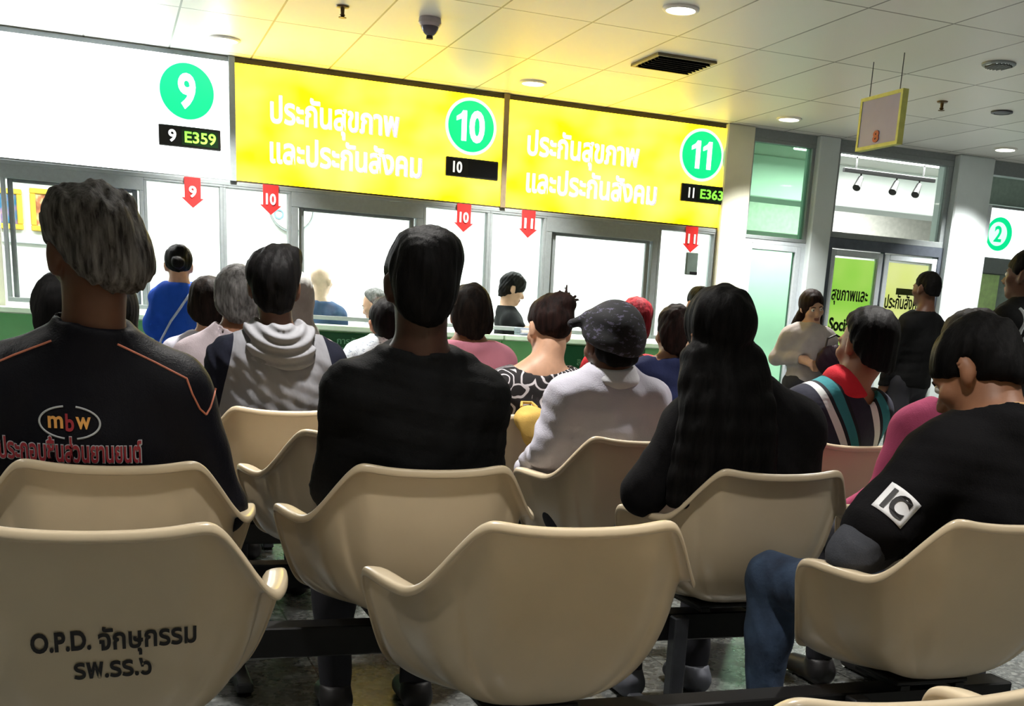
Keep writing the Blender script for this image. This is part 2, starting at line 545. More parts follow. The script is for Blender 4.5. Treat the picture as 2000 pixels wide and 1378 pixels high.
# ------------------------------------------------------------------ people
HAIRM = {}
def setup_people():
    HAIRM['black'] = m_hair('black_hair', (0.0018, 0.0017, 0.0019, 1), (0.0075, 0.0066, 0.007, 1))
    HAIRM['soft'] = m_hair('very_dark_brown_hair', (0.005, 0.0036, 0.003, 1), (0.022, 0.014, 0.011, 1))
    HAIRM['brown'] = m_hair('dark_reddish_brown_hair', (0.006, 0.0034, 0.003, 1), (0.028, 0.0115, 0.0095, 1))
    HAIRM['grey'] = m_hair('grey_hair', (0.024, 0.021, 0.020, 1), (0.25, 0.235, 0.225, 1), (0.36, 0.80), 75, 0.55)
    HAIRM['dimgrey'] = m_hair('greying_dark_hair', (0.04, 0.038, 0.036, 1), (0.25, 0.24, 0.24, 1), (0.3, 0.7), 70, 0.5)
    HAIRM['taupe'] = m_hair('faded_brown_hair', (0.05, 0.038, 0.03, 1), (0.16, 0.13, 0.10, 1))
    HAIRM['red'] = m_hair('dyed_red_hair', (0.11, 0.006, 0.01, 1), (0.42, 0.03, 0.045, 1))

def skin(tone):
    cols = {'deep': srgb(66, 40, 30), 'tan': srgb(156, 108, 80), 'dark': srgb(96, 62, 45), 'light': srgb(205, 160, 132), 'pale': srgb(222, 190, 168)}
    return mat('skin_' + tone, cols[tone], 0.5, 0, 0.08, 30, 0.08)

def head_prims():
    out = [(ell((0, -0.012, 0.030), (0.074, 0.093, 0.085)), 0.02), (ell((0, 0.028, -0.040), (0.056, 0.060, 0.074)), 0.04),
           (ell((0, 0.068, -0.094), (0.024, 0.022, 0.018)), 0.03),
           (cone((0, 0.088, 0.002), (0, 0.106, -0.030), 0.008, 0.013), 0.012), (ell((0, 0.096, -0.038), (0.019, 0.013, 0.009)), 0.008),
           (cone((-0.045, 0.072, 0.020), (0.045, 0.072, 0.020), 0.011, 0.011), 0.015),
           (ell((0, 0.088, -0.060), (0.023, 0.009, 0.006)), 0.006), (ell((0, 0.086, -0.071), (0.020, 0.009, 0.007)), 0.006)]
    for s in (-1, 1):
        out += [(ell((s * 0.043, 0.062, -0.025), (0.024, 0.020, 0.020)), 0.02),
                (ell((s * 0.080, -0.012, -0.008), (0.009, 0.020, 0.033), rotm(0, -s * 22, s * 6)), 0.008),
                (ell((s * 0.074, 0.002, -0.030), (0.010, 0.012, 0.016)), 0.01)]
    return out

def hand_prims(w, d, up, side, curl=0.5, k=1.0):
    """palm, four bent fingers of unequal length and a thumb from the side of the palm; w wrist, d pointing direction, up back of hand"""
    w = np.array(w, float); d = np.array(d, float); d /= np.linalg.norm(d)
    up = np.array(up, float); up -= d * (up @ d); up /= np.linalg.norm(up)
    sd = np.cross(d, up) * side          # towards the thumb
    out = [(cone(w, w + d * 0.03 * k, 0.024 * k, 0.022 * k), 0.02)]
    for i, (o, ln) in enumerate(((0.030, 0.070), (0.010, 0.080), (-0.010, 0.074), (-0.028, 0.058))):
        k0 = w + d * 0.085 * k + sd * o * k
        out.append((cone(w + d * 0.02 * k + sd * o * 0.6 * k, k0, 0.015 * k, 0.012 * k), 0.012))
        a = curl * 0.9; dd = d * math.cos(a) - up * math.sin(a)
        k1 = k0 + dd * ln * 0.5 * k
        a2 = curl * 2.0; d2 = d * math.cos(a2) - up * math.sin(a2)
        out += [(cone(k0, k1, 0.0105 * k, 0.0095 * k), 0.004), (cone(k1, k1 + d2 * ln * 0.5 * k, 0.0095 * k, 0.008 * k), 0.004)]
    t0 = w + d * 0.03 * k + sd * 0.024 * k; t1 = t0 + (d * 0.7 + sd * 0.7 - up * 0.3) * 0.036 * k
    out += [(cone(t0, t1, 0.014 * k, 0.011 * k), 0.012), (cone(t1, t1 + (d * 0.9 + sd * 0.25 - up * 0.4) * 0.03 * k, 0.011 * k, 0.009 * k), 0.004)]
    return out

def person(label, X, Y, top, group=None, rz=0.0, sk='tan', seat=0.43, stand=False, hw=0.215, girth=1.0, lean=0.0, head=(0, 0, 0), headoff=(0, 0), hs=1.0,
           hair='short', hairm='black', top_m=None, sleeves='long', collar='shirt', collar_m=None, bottom=None, legs_m=None, elbows=None, wrists=None,
           knees=None, ankles=None, shoe_m=None, h=0.011, cloth_h=None, hair_h=0.006, face=True, cloth_t=0.014, seed=0, shoe=True, neck_w=1.0, drop=0.0, hunch=0.0, handdir=None, wrinkle=0.004):
    """one person: a continuous skin body with clothing and hair as its parts; local x right, y forward, z up"""
    if stand: b = top - 0.525 * top
    else: b = seat
    S = (top - b) / hs ** 0
    y0 = 0.22
    hipz = b + 0.115
    cz = lambda f: b + f * S
    ln = lambda z: lean * (z - hipz)                       # sideways lean
    fw = lambda z: hunch * max(0, z - hipz)                # forward hunch
    T = lambda x, y, z: np.array([x + ln(z), y + fw(z), z])
    jx = hw - 0.052
    zs = cz(0.61) - drop
    nz = cz(0.688) - drop
    hc = np.array([headoff[0] + ln(top), 0.195 + headoff[1] + fw(top), top - 0.113 * hs])
    R = rotm(*head)
    nb = T(0, 0.175, nz)
    nt = hc + R @ np.array([0, -0.022, -0.065]) * hs
    g = girth
    E = elbows or {}
    eL = np.array(E.get('L', (-(hw - 0.008), 0.26, cz(0.33)))); eR = np.array(E.get('R', (hw - 0.008, 0.26, cz(0.33))))
    Wd = wrists or {}
    wL = np.array(Wd.get('L', (-0.14, 0.48, cz(0.24)))) if not stand else np.array(Wd.get('L', (-(hw + 0.01), 0.30, cz(0.07))))
    wR = np.array(Wd.get('R', (0.14, 0.48, cz(0.24)))) if not stand else np.array(Wd.get('R', (hw + 0.01, 0.30, cz(0.07))))
    sL, sR = T(-jx, 0.19, zs - 0.024), T(jx, 0.19, zs - 0.024)
    if stand:
        kn = [(-0.09, 0.235, 0.27 * top), (0.09, 0.235, 0.27 * top)]; an = [(-0.10, 0.205, 0.085), (0.10, 0.205, 0.085)]
    else:
        kn = [(-0.12, 0.64, b + 0.085), (0.12, 0.64, b + 0.085)]; an = [(-0.12, 0.61, 0.085), (0.12, 0.61, 0.085)]
    if knees: kn = knees
    if ankles: an = ankles
    def torso(t):
        return [(ell(T(0, 0.235, hipz), (0.160 * g + t, 0.112 * g + t, 0.105 + t)), 0.05),
                (ell(T(0, y0, cz(0.32)), ((hw - 0.07) * g + t, 0.105 * g + t, 0.17 + t)), 0.08),
                (ell(T(0, y0 - 0.003, cz(0.50)), ((hw - 0.052) * g + t, 0.115 * g + t, 0.165 + t)), 0.08),
                (cone(T(0, 0.195, zs - 0.004), T(-jx, 0.195, zs - 0.034), 0.058 + t, 0.054 + t), 0.06), (cone(T(0, 0.195, zs - 0.004), T(jx, 0.195, zs - 0.034), 0.058 + t, 0.054 + t), 0.06),
                (cone(T(-0.035, 0.175, nz - 0.012), T(-jx * 0.86, 0.19, zs - 0.014), 0.042 * neck_w + t, 0.036 + t), 0.05),
                (cone(T(0.035, 0.175, nz - 0.012), T(jx * 0.86, 0.19, zs - 0.014), 0.042 * neck_w + t, 0.036 + t), 0.05)]
    def arm(t, s, e, w, part=1.0):
        o = [(cone(s, e, 0.054 + t, 0.043 + t), 0.05)]
        if part > 0.99: o += [(cone(e, w, 0.043 + t, 0.028 + t * 0.9), 0.02)]
        elif part < 0.5:
            m = s + (np.array(e) - s) * 0.72
            o = [(cone(s, m, 0.056 + t, 0.050 + t * 1.2), 0.05)]
        return o
    def legs(t, full=True):
        o = []
        for i, s in enumerate((-1, 1)):
            hp = T(s * 0.088, 0.262, hipz - 0.012)
            o += [(cone(hp, kn[i], 0.082 * g + t, 0.056 + t), 0.05), (cone(kn[i], an[i], 0.056 + t, 0.036 + t), 0.02)]
            kc = np.array(kn[i]) * 0.68 + np.array(an[i]) * 0.32 + np.array([0, -0.018, 0])
            o += [(ell(kc, (0.05 + t, 0.055 + t, 0.11)), 0.03)]
        return o
    # ---- the body: one continuous surface
    P = torso(0.0) + [(cone(nb + np.array([0, 0, -0.03]), nt, 0.060 * neck_w, 0.053 * neck_w), 0.03)]
    P += [(at_head((lambda f, k_: ((lambda Q: f[0](Q / k_) * k_), f[1] * k_, f[2] * k_))(p, hs), hc, R), k) for p, k in head_prims()]
    P += arm(0, sL, eL, wL) + arm(0, sR, eR, wR) + legs(0)
    hd = handdir or {}
    for w, e, s, key in ((wL, eL, 1, 'L'), (wR, eR, -1, 'R')):
        d, up = hd.get(key, ((w - e), np.array([s * -0.3, -0.1, 1.0]) if not stand else np.array([s * -1.0, 0, 0.1])))
        P += hand_prims(w, d, up, s, 0.45)
    for i in range(2):
        a = np.array(an[i], float)
        P += [(cone(a + [0, -0.02, -0.045], a + [0, 0.14, -0.055], 0.034, 0.028), 0.02)]
    fld = Field(P, h)
    if face:
        for s in (-1, 1): fld.cut(at_head(ell((s * 0.031, 0.094, 0.001), (0.015, 0.010, 0.009)), hc, R), 0.006)
    V, Q = fld.surface()
    mats = [skin(sk)]; fm = None
    if face:
        c = (V[Q].mean(1) - hc) @ R
        mats.append(mat('lips', srgb(140, 84, 74), 0.5, 0, 0.05))
        fm = ((np.abs(c[:, 0]) < 0.022) & (c[:, 1] > 0.083) & (c[:, 2] < -0.054) & (c[:, 2] > -0.078)).astype(np.int32)
    body = mesh_np('person', V, Q, mats, None, fm)
    body.location = (X, Y, 0); body.rotation_euler = (0, 0, math.radians(rz))
    tag(body, label, 'person', group)
    info = dict(body=body, hc=hc, R=R, nb=nb, nt=nt, sL=sL, sR=sR, eL=eL, eR=eR, T=T, zs=zs, nz=nz, jx=jx, b=b, S=S, hs=hs)
    if face:
        for s in (-1, 1):
            for nm, c0, r, m in (('eye', (s * 0.031, 0.079, 0.002), 0.0125, mat('eye_white', srgb(225, 220, 215), 0.2)), ('iris', (s * 0.031, 0.0862, 0.002), 0.0062, mat('dark_iris', (0.01, 0.006, 0.004, 1), 0.15))):
                mb = MB().lathe([(1e-4, -r)] + [(r * math.cos(a), r * math.sin(a)) for a in np.linspace(-1.4, 1.4, 9)] + [(1e-4, r)], 14)
                eo = mb.build(nm, m, body, True); eo.location = hc + R @ np.array(c0)
            eb = MB().tube([hc + R @ np.array((s * x, y, z)) for x, y, z in ((0.014, 0.092, 0.019), (0.03, 0.088, 0.024), (0.048, 0.076, 0.019))], [0.003, 0.0035, 0.002], 6)
            eb.build('eyebrow', HAIRM.get(hairm if hairm in HAIRM else 'black', HAIRM['black']), body, True)
    # ---- clothing
    ch = cloth_h or h
    t = cloth_t
    if top_m is not None:
        part = {'long': 1.0, 'short': 0.3, 'none': 0.0}[sleeves]
        C = torso(t)
        if part: C += arm(t, sL, eL, wL, part) + arm(t, sR, eR, wR, part)
        ax = (nt - nb) / np.linalg.norm(nt - nb)
        if collar == 'stand': C += [(cone(nb - ax * 0.02, nb + ax * 0.055, 0.068 * neck_w + 0.012, 0.060 * neck_w + 0.011), 0.012)]
        elif collar == 'shirt': C += [(cone(nb - ax * 0.02, nb + ax * 0.016, 0.072 * neck_w + 0.008, 0.064 * neck_w + 0.008), 0.012)]
        elif collar == 'hood': C += [(cone(nb - ax * 0.01, nb + ax * 0.02, 0.085, 0.075), 0.03)]
        elif collar == 'round': C += [(cone(nb - ax * 0.03, nb - ax * 0.004, 0.078 * neck_w, 0.070 * neck_w), 0.015)]
        cf = Field(C, ch)
        cf.keep((0, 0, 1), (b + 0.065) if bottom is None else bottom)
        if collar in ('stand', 'shirt', 'round', 'hood'):
            top_o = {'stand': 0.054, 'shirt': 0.026, 'round': 0.004, 'hood': 0.035}[collar]
            cf.keep(None, 0, 0.004, fn=lambda P: np.maximum(-((P - (nb + ax * top_o)) @ ax), np.linalg.norm(P - nb, axis=-1) - 0.125))
        elif collar == 'wide':
            cf.cut(ell(nb + [0, 0.0, 0.02], (0.115, 0.10, 0.065)), 0.01)
        if collar == 'hood':
            cf.cut(ell(nb + [0, -0.05, 0.030], (0.078, 0.060, 0.046)), 0.015)
        if collar == 'hood':
            hf = Field([(ell(nb + [0, -0.070, -0.050], (0.120, 0.062, 0.088), rotm(-18, 0, 0)), 0.02), (ell(nb + [0, -0.035, 0.014], (0.125, 0.098, 0.046), rotm(-22, 0, 0)), 0.02)], 0.006)
            o_ = nb + np.array([0, 0, 0.05])
            hf.ruffle(lambda P: 0.0055 * np.sin(np.sqrt(((P[:, 0] - o_[0]) * 0.75) ** 2 + (P[:, 2] - o_[2]) ** 2) * 190) + waves(seed + 5, 5, 30, 0.004)(P))
            hf.cut(ell(nb + [0, -0.022, 0.068], (0.090, 0.070, 0.052)), 0.012)
            v_, q_ = hf.surface(1); info['hood'] = (v_, q_)
        cf.cut(cone(nb - ax * 0.0, nb + ax * 0.10, 0.058 * neck_w, 0.055 * neck_w), 0.004)
        w1 = waves(seed + 3, 7, 26, wrinkle, (1, 1, 1.4)); w2 = waves(seed + 9, 6, 60, wrinkle * 0.35)
        cf.ruffle(lambda P: w1(P) + w2(P))
        if part > 0.9:
            for w, e in ((wL, eL), (wR, eR)):
                u = (w - e) / np.linalg.norm(w - e)
                cf.cut(cone(w + u * 0.052, w + u * 0.16, 0.055, 0.055), 0.004)
        CV, CQ = cf.surface()
        ms = top_m if isinstance(top_m, tuple) else (top_m,)
        fmc = None
        if len(ms) > 1:
            c = CV[CQ].mean(1); fmc = np.zeros(len(c), np.int32)
            for s_, e_, w_ in ((sL, eL, wL), (sR, eR, wR)):
                sg = np.sign(s_[0]); fmc |= ((sg * (c[:, 0] - ln(c[:, 2])) > jx - 0.006 - 0.25 * np.maximum(0, c[:, 2] - zs)) | (c[:, 1] > 0.38)).astype(np.int32)
        info['top'] = mesh_np({'stand': 'jacket', 'hood': 'hoodie', 'shirt': 'shirt', 'round': 'shirt', 'wide': 'blouse'}[collar], CV, CQ, list(ms), body, fmc)
        info['topV'] = (CV, CQ)
        if 'hood' in info: mesh_np('hood', info['hood'][0], info['hood'][1], mat('hood_grey', srgb(132, 132, 137), 0.9, 0, 0.05, 30, 0.1), info['top'])
        if collar_m is not None:
            cc = Field([(cone(nb - ax * 0.004, nb + ax * 0.028, 0.073 * neck_w + 0.012, 0.064 * neck_w + 0.010), 0.01), (ell(nb + [0, -0.03, -0.012], (0.080, 0.062, 0.020), rotm(-18, 0, 0)), 0.02)], 0.006)
            cc.keep(-ax, -float(ax @ (nb + ax * 0.030)), 0.004)
            cc.cut(cone(nb, nb + ax * 0.10, 0.046 * neck_w, 0.046 * neck_w), 0.004)
            v, q = cc.surface(); mesh_np('collar', v, q, collar_m, info['top'])
    L = Field([(ell(T(0, 0.235, hipz), (0.162 * g + 0.008, 0.112 * g + 0.008, 0.110)), 0.05)] + legs(0.010), ch)
    L.keep((0, 0, -1), -(b + 0.20), 0.006)
    L.keep((0, 0, 1), 0.075, 0.006)
    if not (kn[0][2] > b + 0.2): L.ruffle(waves(seed + 21, 6, 34, 0.003))
    v, q = L.surface()
    info['trousers'] = mesh_np('trousers', v, q, legs_m or mat('dark_trousers', srgb(38, 38, 46), 0.85, 0, 0.1, 20, 0.2), body)
    if shoe:
        for i in range(2):
            a = np.array(an[i], float)
            sh = Field([(cone(a + [0, -0.03, -0.040], a + [0, 0.15, -0.055], 0.044, 0.036), 0.02), (cone(a + [0, -0.02, -0.03], a + [0, 0.0, 0.01], 0.045, 0.046), 0.02)], 0.009)
            sh.keep((0, 0, 1), 0.004, 0.004); sh.keep((0, 0, -1), -(a[2] + 0.012), 0.004)
            v, q = sh.surface(); mesh_np('shoe', v, q, shoe_m or mat('dark_shoe', srgb(34, 32, 34), 0.5), body)
    # ---- hair
    make_hair(info, hair, HAIRM.get(hairm, hairm), hair_h, seed)
    return info

def make_hair(info, kind, m, h, seed):
    if kind == 'none': return
    hc, R, hs, body = info['hc'], info['R'], info['hs'], info['body']
    A = lambda p: at_head((lambda f: ((lambda Q: f[0](Q / hs) * hs), f[1] * hs, f[2] * hs))(p), hc, R)
    ext = kind.split('+')[1:]; kind = kind.split('+')[0]
    t = {'crop': 0.005, 'short': 0.012, 'fluffy': 0.017, 'full': 0.016, 'bob': 0.018, 'long': 0.016, 'up': 0.012, 'bald': 0.003}[kind]
    base = [(ell((0, -0.013, 0.032), (0.075 + t, 0.094 + t, 0.085 + t)), 0.02)]
    if kind in ('short', 'full', 'fluffy', 'crop'):
        base += [(ell((0, -0.052, -0.030), (0.062 + t * 0.6, 0.050 + t * 0.5, 0.082)), 0.03)]
    if kind == 'full': base += [(ell((0.02, 0.0, 0.072), (0.070, 0.080, 0.055)), 0.03)]
    if kind == 'bob': base += [(ell((0, -0.035, -0.045), (0.098, 0.072, 0.10)), 0.04)]
    if kind == 'up': base += [(ell((0.02, -0.085, 0.085), (0.040, 0.034, 0.034)), 0.015)]
    if kind == 'bun': pass
    f = Field([(A(p), k) for p, k in base], h, 0.05)
    sl = {'crop': (0.62, -0.060), 'short': (0.66, -0.088), 'fluffy': (0.66, -0.066), 'full': (0.66, -0.112), 'bob': (1.5, -0.11), 'long': (1.6, -0.12), 'up': (0.75, -0.075), 'bald': (0.9, -0.06)}[kind]
    n = R @ np.array([0, -sl[0], 1.0]); n /= np.linalg.norm(n)
    p0 = hc + R @ np.array([0, -0.09, sl[1]]) * hs
    f.keep(n, float(n @ p0), 0.045 if kind == 'fluffy' else 0.022)
    if kind == 'bald': f.keep(-(R @ np.array([0, 0.25, 1.0])), -float((R @ np.array([0, 0.25, 1.0])) @ (hc + R @ np.array([0, -0.06, 0.02]))), 0.01)
    if kind not in ('bob', 'long'):
        for s in (-1, 1): f.cut(A(ell((s * 0.088, -0.008, -0.018), (0.022, 0.026, 0.040) if kind != 'fluffy' or s > 0 else (0.034, 0.034, 0.046))), 0.01)
    if kind == 'fluffy':
        # a full, combed-back crown that overhangs the right side and lifts at the top
        for p, k in ((ell((0.062, -0.02, 0.010), (0.048, 0.070, 0.070)), 0.03), (ell((-0.042, -0.03, 0.075), (0.060, 0.075, 0.055)), 0.03), (ell((0.02, 0.0, 0.108), (0.052, 0.065, 0.030)), 0.03), (ell((0.040, -0.06, -0.015), (0.052, 0.048, 0.055)), 0.03)):
            f.add(A(p), k)
    if kind == 'bob':
        f.cut(A(ell((0, 0.115, -0.05), (0.072, 0.075, 0.115))), 0.02)
        f.keep((0, 0, 1), float(hc[2] - 0.135 * hs), 0.015)
    if kind == 'long':
        f.cut(A(ell((0, 0.115, -0.05), (0.070, 0.075, 0.115))), 0.02)
        end = 0.45
        for e in ext:
            if e.startswith('len'): end = float(e[3:])
        sp = [e for e in ext if e == 'wide']
        w = 0.115 if sp else 0.085
        z0, z1 = hc[2] - 0.06, hc[2] - end
        n_ = 6
        for i in range(n_):
            a, b_ = i / n_, (i + 1) / n_
            za, zb = z0 + (z1 - z0) * a, z0 + (z1 - z0) * b_
            for x in np.linspace(-w, w, 5):
                ya = hc[1] - 0.055 - 0.055 * min(1, a * 2.5) + 0.02 * abs(x / w) ; yb = hc[1] - 0.055 - 0.055 * min(1, b_ * 2.5) + 0.02 * abs(x / w)
                sxa, sxb = 0.75 + 0.35 * a, 0.75 + 0.35 * b_
                f2 = cone((hc[0] + x * sxa, ya, za), (hc[0] + x * sxb, yb, zb), 0.040 - 0.012 * a, 0.040 - 0.012 * b_)
                info.setdefault('_long', []).append((f2, 0.03))
        f = Field([(A(p), k) for p, k in base] + info['_long'], h, 0.04)
        f.cut(A(ell((0, 0.115, -0.05), (0.070, 0.075, 0.115))), 0.02)
    for e in ext:
        if e == 'bun': f.add(A(ell((0.0, -0.070, 0.100), (0.036, 0.034, 0.030))), 0.012)
        if e == 'lowbun': f.add(A(ell((0.0, -0.118, 0.0), (0.040, 0.034, 0.038))), 0.012)
        if e == 'tuft': f.add(A(ell((0.050, -0.01, 0.105), (0.042, 0.050, 0.032))), 0.02)
        if e == 'bump': f.add(A(ell((0.064, -0.01, 0.045), (0.028, 0.04, 0.055))), 0.015)
        if e == 'spikes':
            f.add(A(ell((0.01, -0.06, 0.085), (0.062, 0.050, 0.045))), 0.02)
            rr = random.Random(5)
            for q in range(15):
                a = rr.uniform(-0.6, 2.0); l = rr.uniform(0.03, 0.062)
                p = np.array((0.015 + rr.uniform(-0.01, 0.04), -0.06, 0.10)); d = np.array((math.sin(a) * 0.9, rr.uniform(-0.5, 0.3), max(0.15, math.cos(a))))
                f.add(A(cone(p, p + d * l, 0.009, 0.0035)), 0.006)
    fx = {'grey': 1}.get(info.get('hk'), 1)
    zf = 0.04 if kind == 'long' else 0.3
    w1 = waves(seed + 40, 8, 130, 0.0035 if kind == 'fluffy' else 0.002, (1.3, 1.3, zf)); w2 = waves(seed + 50, 6, 45, 0.004 if kind in ('fluffy', 'full') else 0.0025, (1, 1, 0.2 if kind == 'long' else 1))
    f.ruffle(lambda P: w1(P) + w2(P))
    v, q = f.surface(0 if h < 0.006 else 1)
    info['hair'] = mesh_np('hair', v, q, m, body)
    return f

def drape(info, W, F, name, m, off=0.0025, target='top', parent=None, direc=(0, 1, 0), start=-0.6, thick=True):
    """lay flat artwork given in local x,z onto the back of a garment"""
    V, Q = info[target + 'V']
    bv = BVHTree.FromPolygons([tuple(v) for v in V], [tuple(int(i) for i in q) for q in Q])
    d = Vector(direc)
    out = []; last = 0.0
    for p in W:
        hit = bv.ray_cast(Vector((p[0], start, p[2])), d)
        if hit[0] is not None: last = hit[0].y
        out.append((p[0], last - off + p[1], p[2]))
    return mesh_np(name, out, F, m, parent or info[target], smooth=False)

def line_on(info, pts, r, name, m, target='top', sub=8, off=0.001):
    V, Q = info[target + 'V']
    bv = BVHTree.FromPolygons([tuple(v) for v in V], [tuple(int(i) for i in q) for q in Q])
    P = []
    for a, b in zip(pts[:-1], pts[1:]):
        for i in range(sub):
            t = i / sub; P.append((a[0] + (b[0] - a[0]) * t, a[1] + (b[1] - a[1]) * t))
    P.append(pts[-1]); out = []; last = 0.05
    for x, z in P:
        hit = bv.ray_cast(Vector((x, -0.6, z)), Vector((0, 1, 0)))
        if hit[0] is not None: last = hit[0].y
        out.append((x, last - off, z))
    return MB().tube(out, r, 6).build(name, m, info[target], True)
# ------------------------------------------------------------------ the room
def structure(name, mb_or_box, m, parent=None, smooth=False):
    o = mb_or_box.build(name, m, parent, smooth)
    if parent is None: o['kind'] = 'structure'
    return o

M_WALL = mat('painted_wall', srgb(205, 205, 185), 0.6, 0, 0.04, 6)
M_OFFICE = mat('white_office_wall', srgb(238, 242, 240), 0.6, 0, 0.02, 4)
M_GREENWALL = mat('pale_green_wall', srgb(175, 225, 190), 0.6, 0, 0.04, 4)
M_ALU = mat('grey_aluminium', srgb(138, 146, 148), 0.45, 0.15, 0.06, 40)
M_ALU2 = mat('light_aluminium', srgb(195, 205, 212), 0.45, 0.1, 0.05, 40)
M_BLACKMETAL = mat('black_metal', srgb(12, 12, 14), 0.45, 0.3, 0.1, 30)
M_GREYMETAL = mat('dull_grey_metal', srgb(74, 76, 82), 0.45, 0.6, 0.1, 30)
M_WHITEPLASTIC = mat('white_plastic', srgb(232, 232, 226), 0.4, 0, 0.02, 12)
M_GLASS = glass('clear_glass', (0.97, 0.99, 0.98, 1))
M_GREENGLASS = glass('green_tinted_glass', (0.60, 0.82, 0.67, 1))
M_CEIL = m_ceiling()
M_FLOOR = m_floor()

structure('floor', MB().box(-5, 14, -4.5, 17, -0.12, 0), M_FLOOR)
structure('ceiling', MB().box(-5, 14, -4.5, WALL + 0.12, CEIL, CEIL + 0.1), M_CEIL)
structure('wall_left', MB().box(-5.12, -5, -4.5, 12.2, 0, 3.1), M_WALL)
structure('wall_back', MB().box(-5, 14, -4.62, -4.5, 0, 3.1), M_WALL)
structure('wall_right', MB().box(14, 14.12, -4.5, 17, 0, 3.1), M_WALL)
structure('wall_front', MB().box(-5, 4.735, WALL + 0.02, WALL + 0.12, 0, 1.03).box(-5, 4.735, WALL + 0.02, WALL + 0.12, 1.975, CEIL).box(-5, -0.62, WALL + 0.02, WALL + 0.12, 1.03, 1.975), M_WALL)
structure('trim_1', MB().box(4.735, 4.99, WALL - 0.05, WALL + 0.16, 0, CEIL - 0.001, 0.01), mat('cream_pillar', srgb(212, 212, 192), 0.55, 0, 0.04, 5))
structure('trim_2', MB().box(5.60, 5.80, WALL - 0.06, WALL + 0.16, 0, CEIL - 0.001, 0.01), mat('pale_pillar', srgb(205, 216, 218), 0.5, 0, 0.04, 5))
structure('trim_3', MB().box(7.02, 7.40, WALL - 0.08, WALL + 0.22, 0, CEIL - 0.001, 0.012), mat('pale_pillar', srgb(205, 216, 218)))
structure('trim_4', MB().box(4.99, 5.60, WALL, WALL + 0.1, 2.70, CEIL - 0.001).box(5.80, 7.02, WALL, WALL + 0.1, 2.72, CEIL - 0.001).box(7.40, 14, WALL, WALL + 0.1, 2.66, CEIL - 0.001), M_ALU)
structure('trim_5', MB().box(7.385, 7.43, WALL - 0.082, WALL - 0.05, 0, 2.40, 0.004), M_ALU2)  # pale strip put in for the lit side of the right pillar

# the office behind the counter
structure('wall_office', MB().box(-5, 4.9, 11.6, 11.72, 0, 2.95).box(4.86, 4.98, WALL + 0.16, 11.72, 0, 2.95), M_OFFICE)
structure('ceiling_office', MB().box(-5, 4.98, WALL + 0.12, 11.72, 2.90, 3.0), M_OFFICE)
def office_panel(x, y, label):
    t = empty('ceiling_light', (x, y, 2.90))
    tag(t, label, 'light', 'office ceiling lights')
    MB().box(-0.62, 0.62, -0.32, 0.32, -0.02, -0.001).build('frame', M_WHITEPLASTIC, t)
    MB().box(-0.58, 0.58, -0.28, 0.28, -0.026, -0.0205).build('diffuser', emis('fluorescent_diffuser', (0.95, 1, 0.97, 1), 6), t)
    area('office_lamp', (0, 0, -0.05), 1.15, 0.55, OFFICE_LAMP, (0.96, 1, 0.98), parent=t)
for x, nm in ((-1.6, 'behind the left counter window'), (0.7, 'behind the white sign'), (2.4, 'behind the yellow sign of counter ten'), (3.95, 'behind the yellow sign of counter eleven')):
    office_panel(x, 10.3, 'white office ceiling light ' + nm)

# the corridor beyond the doors
structure('wall_corridor', MB().box(4.98, 14, 16.0, 16.12, 0, 3.2).box(4.98, 5.06, 10.9, 16, 0, 3.2), M_OFFICE)
structure('wall_side', MB().box(4.99, 5.85, 10.7, 10.8, 0, 3.2), M_GREENWALL)
structure('ceiling_corridor', MB().box(4.98, 14, WALL + 0.12, 16.1, 3.05, 3.15), mat('corridor_ceiling', srgb(205, 205, 198), 0.6, 0, 0.03, 4))
structure('trim_6', MB().box(5.85, 14, 11.9, 12.4, 2.62, 3.05, 0.01), M_OFFICE)
structure('trim_7', MB().box(5.85, 14, 13.9, 14.5, 2.45, 3.05, 0.01), mat('grey_bulkhead', srgb(180, 178, 172), 0.6))
def strip(name, x0, x1, y, z, label, power, w=0.16):
    t = empty(name, ((x0 + x1) / 2, y, z)); tag(t, label, 'light', 'corridor strip lights')
    l = (x1 - x0) / 2
    MB().box(-l, l, -w / 2, w / 2, -0.03, -0.001, 0.004).build('housing', M_WHITEPLASTIC, t)
    MB().box(-l + 0.02, l - 0.02, -w / 2 + 0.01, w / 2 - 0.01, -0.05, -0.031, 0.004).build('diffuser', emis('tube_light', (1, 1, 0.97, 1), 9), t)
    area('corridor_lamp', (0, 0, -0.07), 2 * l, w, power, (1, 1, 0.97), parent=t)
strip('strip_light', 6.6, 8.6, 11.0, 3.05, 'long white strip light nearest the glass doors in the corridor', CORRIDOR_LAMP)
strip('strip_light', 7.6, 9.6, 13.2, 3.05, 'long white strip light behind the first corridor bulkhead', CORRIDOR_LAMP)
strip('strip_light', 9.9, 11.9, 11.0, 3.05, 'white strip light at the right end of the corridor', CORRIDOR_LAMP)
strip('strip_light', 8.2, 10.6, 15.2, 3.05, 'white strip light farthest down the corridor', CORRIDOR_LAMP)
strip('strip_light', 5.08, 5.75, 10.2, 3.05, 'short white strip light behind the green glass pane', 6, 0.1)

